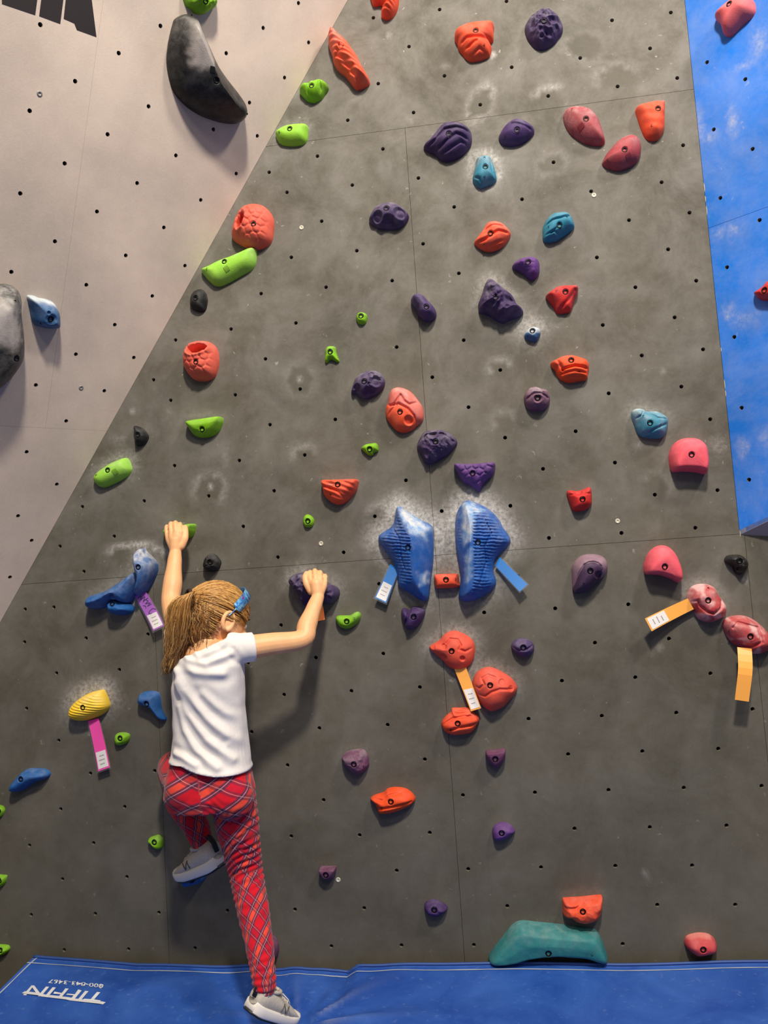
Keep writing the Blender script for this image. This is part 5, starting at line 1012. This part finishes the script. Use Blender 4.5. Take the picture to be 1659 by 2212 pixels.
tl_ = (TAIL - HEAD); tloc = Vector((tl_.dot(fdir), tl_.dot(sdir), tl_.dot(udir)))
for i in range(1700):                                                                # combed back to the tie
    t = r_.uniform(-2.75, 2.75)                                                     # around the hairline
    s0 = math.sin(t); u0 = math.cos(t); f0 = .075 if u0 > .15 else (.03 if u0 > -.1 else -.018)
    st_ = Vector((f0 + r_.uniform(-.035, .01) + .02 * max(0, u0), HB_ * s0, HC * u0)); lift = r_.uniform(1.0, 1.035); pts_ = []
    if r_.random() < .35: st_ = st_.lerp(tloc, r_.uniform(.2, .5))
    wob = r_.uniform(0, 6.3)
    for k in range(11):
        w = k / 10; m_ = st_.lerp(tloc, w); sag = .008 * math.sin(math.pi * w) * (1 if u0 < .2 else .2); ps = scalp(m_.x, m_.y + .003 * math.sin(wob + w * 7), m_.z - sag, lift + .012 * math.sin(math.pi * w + .2)); pts_.append(ps)
    strand(pts_, .0008, .0008, min(1, max(0, r_.gauss(.62, .24))))
hair1 = mesh_obj('combed_hair', HV, HF, M_HAIR, person, True, {'tone': HT}); hair1.matrix_local = PI_; hair1['kind'] = 'stuff'
HV, HF, HT = [], [], []
for i in range(750):                                                                # loose tangled hair at the nape
    f0, s0, u0 = r_.uniform(-.095, -.03), r_.uniform(-.05, .058), r_.uniform(-.035, .03); p = scalp(f0, s0, u0, 1.02); pts_ = [p]; ph = r_.uniform(0, 6.3); am = r_.uniform(.003, .011); ln_ = r_.uniform(.03, .08)
    nz = (p - HEAD).normalized()
    for k in range(1, 9):
        w = k / 8; q = p + Vector((-.10 * w * w * ln_ / .1 * .3, 0, -1)) * 0 + Vector((-.12, .05, -1)).normalized() * ln_ * w + nz * (.004 + .008 * math.sin(w * 3)) + Vector((math.cos(ph + 7 * w), math.sin(ph + 6 * w), .4 * math.sin(ph + 9 * w))) * am * w
        pts_.append(q)
    strand(pts_, .0008, .0004, min(1, max(0, r_.gauss(.30, .26))))
hair2 = mesh_obj('nape_hair', HV, HF, M_HAIR, person, True, {'tone': HT}); hair2.matrix_local = PI_; hair2['kind'] = 'stuff'
HV, HF, HT = [], [], []
path = [TAIL, PX(404, 1284, .352), PX(389, 1302, .368), PX(383, 1345, .365), PX(380, 1390, .352), PX(372, 1422, .345), PX(361, 1458, .342)]
wid = [.012, .020, .028, .031, .026, .015, .007]
for i in range(1300):
    a, r0 = r_.uniform(0, 6.3), math.sqrt(r_.random()); end = r_.uniform(.6, 1.0); stray = 1 if r_.random() < .12 else 0; ph = r_.uniform(0, 6.3); pts_ = []; m = len(path) - 1
    for k in range(17):
        w = end * k / 16 * m; j = min(int(w), m - 1); t = w - j; p0, p1, p2, p3 = path[max(j - 1, 0)], path[j], path[j + 1], path[min(j + 2, m)]
        c = .5 * ((2 * p1) + (p2 - p0) * t + (2 * p0 - 5 * p1 + 4 * p2 - p3) * t * t + (3 * p1 - p0 - 3 * p2 + p3) * t ** 3); W = wid[j] + (wid[j + 1] - wid[j]) * t
        pts_.append(c + Vector((math.cos(a) * W * r0, math.sin(a) * W * r0 * .55, math.cos(a) * W * r0 * (.35 if k < 5 else .1))) + Vector((math.sin(ph + w * 2.1), math.cos(ph + w * 1.7), 0)) * (.0035 + .009 * stray) * (w / m))
    strand(pts_, .0009, .0004, min(1, max(0, r_.gauss(.66 - .25 * max(0, math.cos(a)), .24))))
pony = mesh_obj('ponytail', HV, HF, M_HAIR, person, True, {'tone': HT}); pony.matrix_local = PI_; pony['kind'] = 'stuff'
tv, tf = tube([TAIL + (sdir * math.cos(q) + (udir * .9 - fdir * .2) * math.sin(q)) * .015 for q in np.linspace(0, 2 * math.pi, 20)], .005, 8); o = mesh_obj('hair_tie', tv, tf, plain('dark_tie', (52, 36, 26), .8), person, True); o.matrix_local = PI_
# headband
def band_mat():
    m, nt, b = new_mat('glitter_band'); vo = nd(nt, 'ShaderNodeTexVoronoi'); vo.inputs['Scale'].default_value = 260; nt.links.new(nd(nt, 'ShaderNodeNewGeometry').outputs['Position'], vo.inputs['Vector'])
    n1 = noise_tex(nt, 70, 2); c = mix(nt, ramp(nt, n1, [(.45, 0.0), (.6, 1.0)]), lin((58, 128, 196)), lin((128, 190, 232))); c = mix(nt, ramp(nt, noise_tex(nt, 55, 2), [(.62, 0.0), (.68, 1.0)]), c, lin((130, 50, 130)))
    nt.links.new(c, b.inputs['Base Color']); b.inputs['Roughness'].default_value = .35; b.inputs['Metallic'].default_value = .35; bump(nt, b, vo.outputs['Distance'], .6, .001); return m
gdir = (udir * .78 + fdir * .45); bv, bf = [], []; NB = 90; bw = .0135
for i in range(NB + 1):
    t = math.radians(-8 + 196 * i / NB); d = sdir * math.cos(t) + gdir * math.sin(t); q = Vector((d.dot(fdir) / (HA + .013), d.dot(sdir) / (HB_ + .013), d.dot(udir) / (HC + .013))); p = HEAD + d * (1 / q.length) + udir * .010 + fdir * .004
    sw = bw * (.10 + .90 * min(1, max(0, (math.sin(t) - .20) / .06))); wd = (sdir * -math.sin(t) + gdir * math.cos(t)).cross(d).normalized(); nrm_ = (p - HEAD).normalized()
    for s_, z_ in ((-1, 0), (-1, .0025), (1, .0025), (1, 0)): bv.append(p + wd * sw * s_ + nrm_ * z_)
for i in range(NB):
    for k in range(4): l = (k + 1) % 4; bf.append((i * 4 + k, i * 4 + l, (i + 1) * 4 + l, (i + 1) * 4 + k))
o = mesh_obj('headband', bv, bf, band_mat(), person, True); o.matrix_local = PI_; o['label'] = 'sparkly light blue headband'
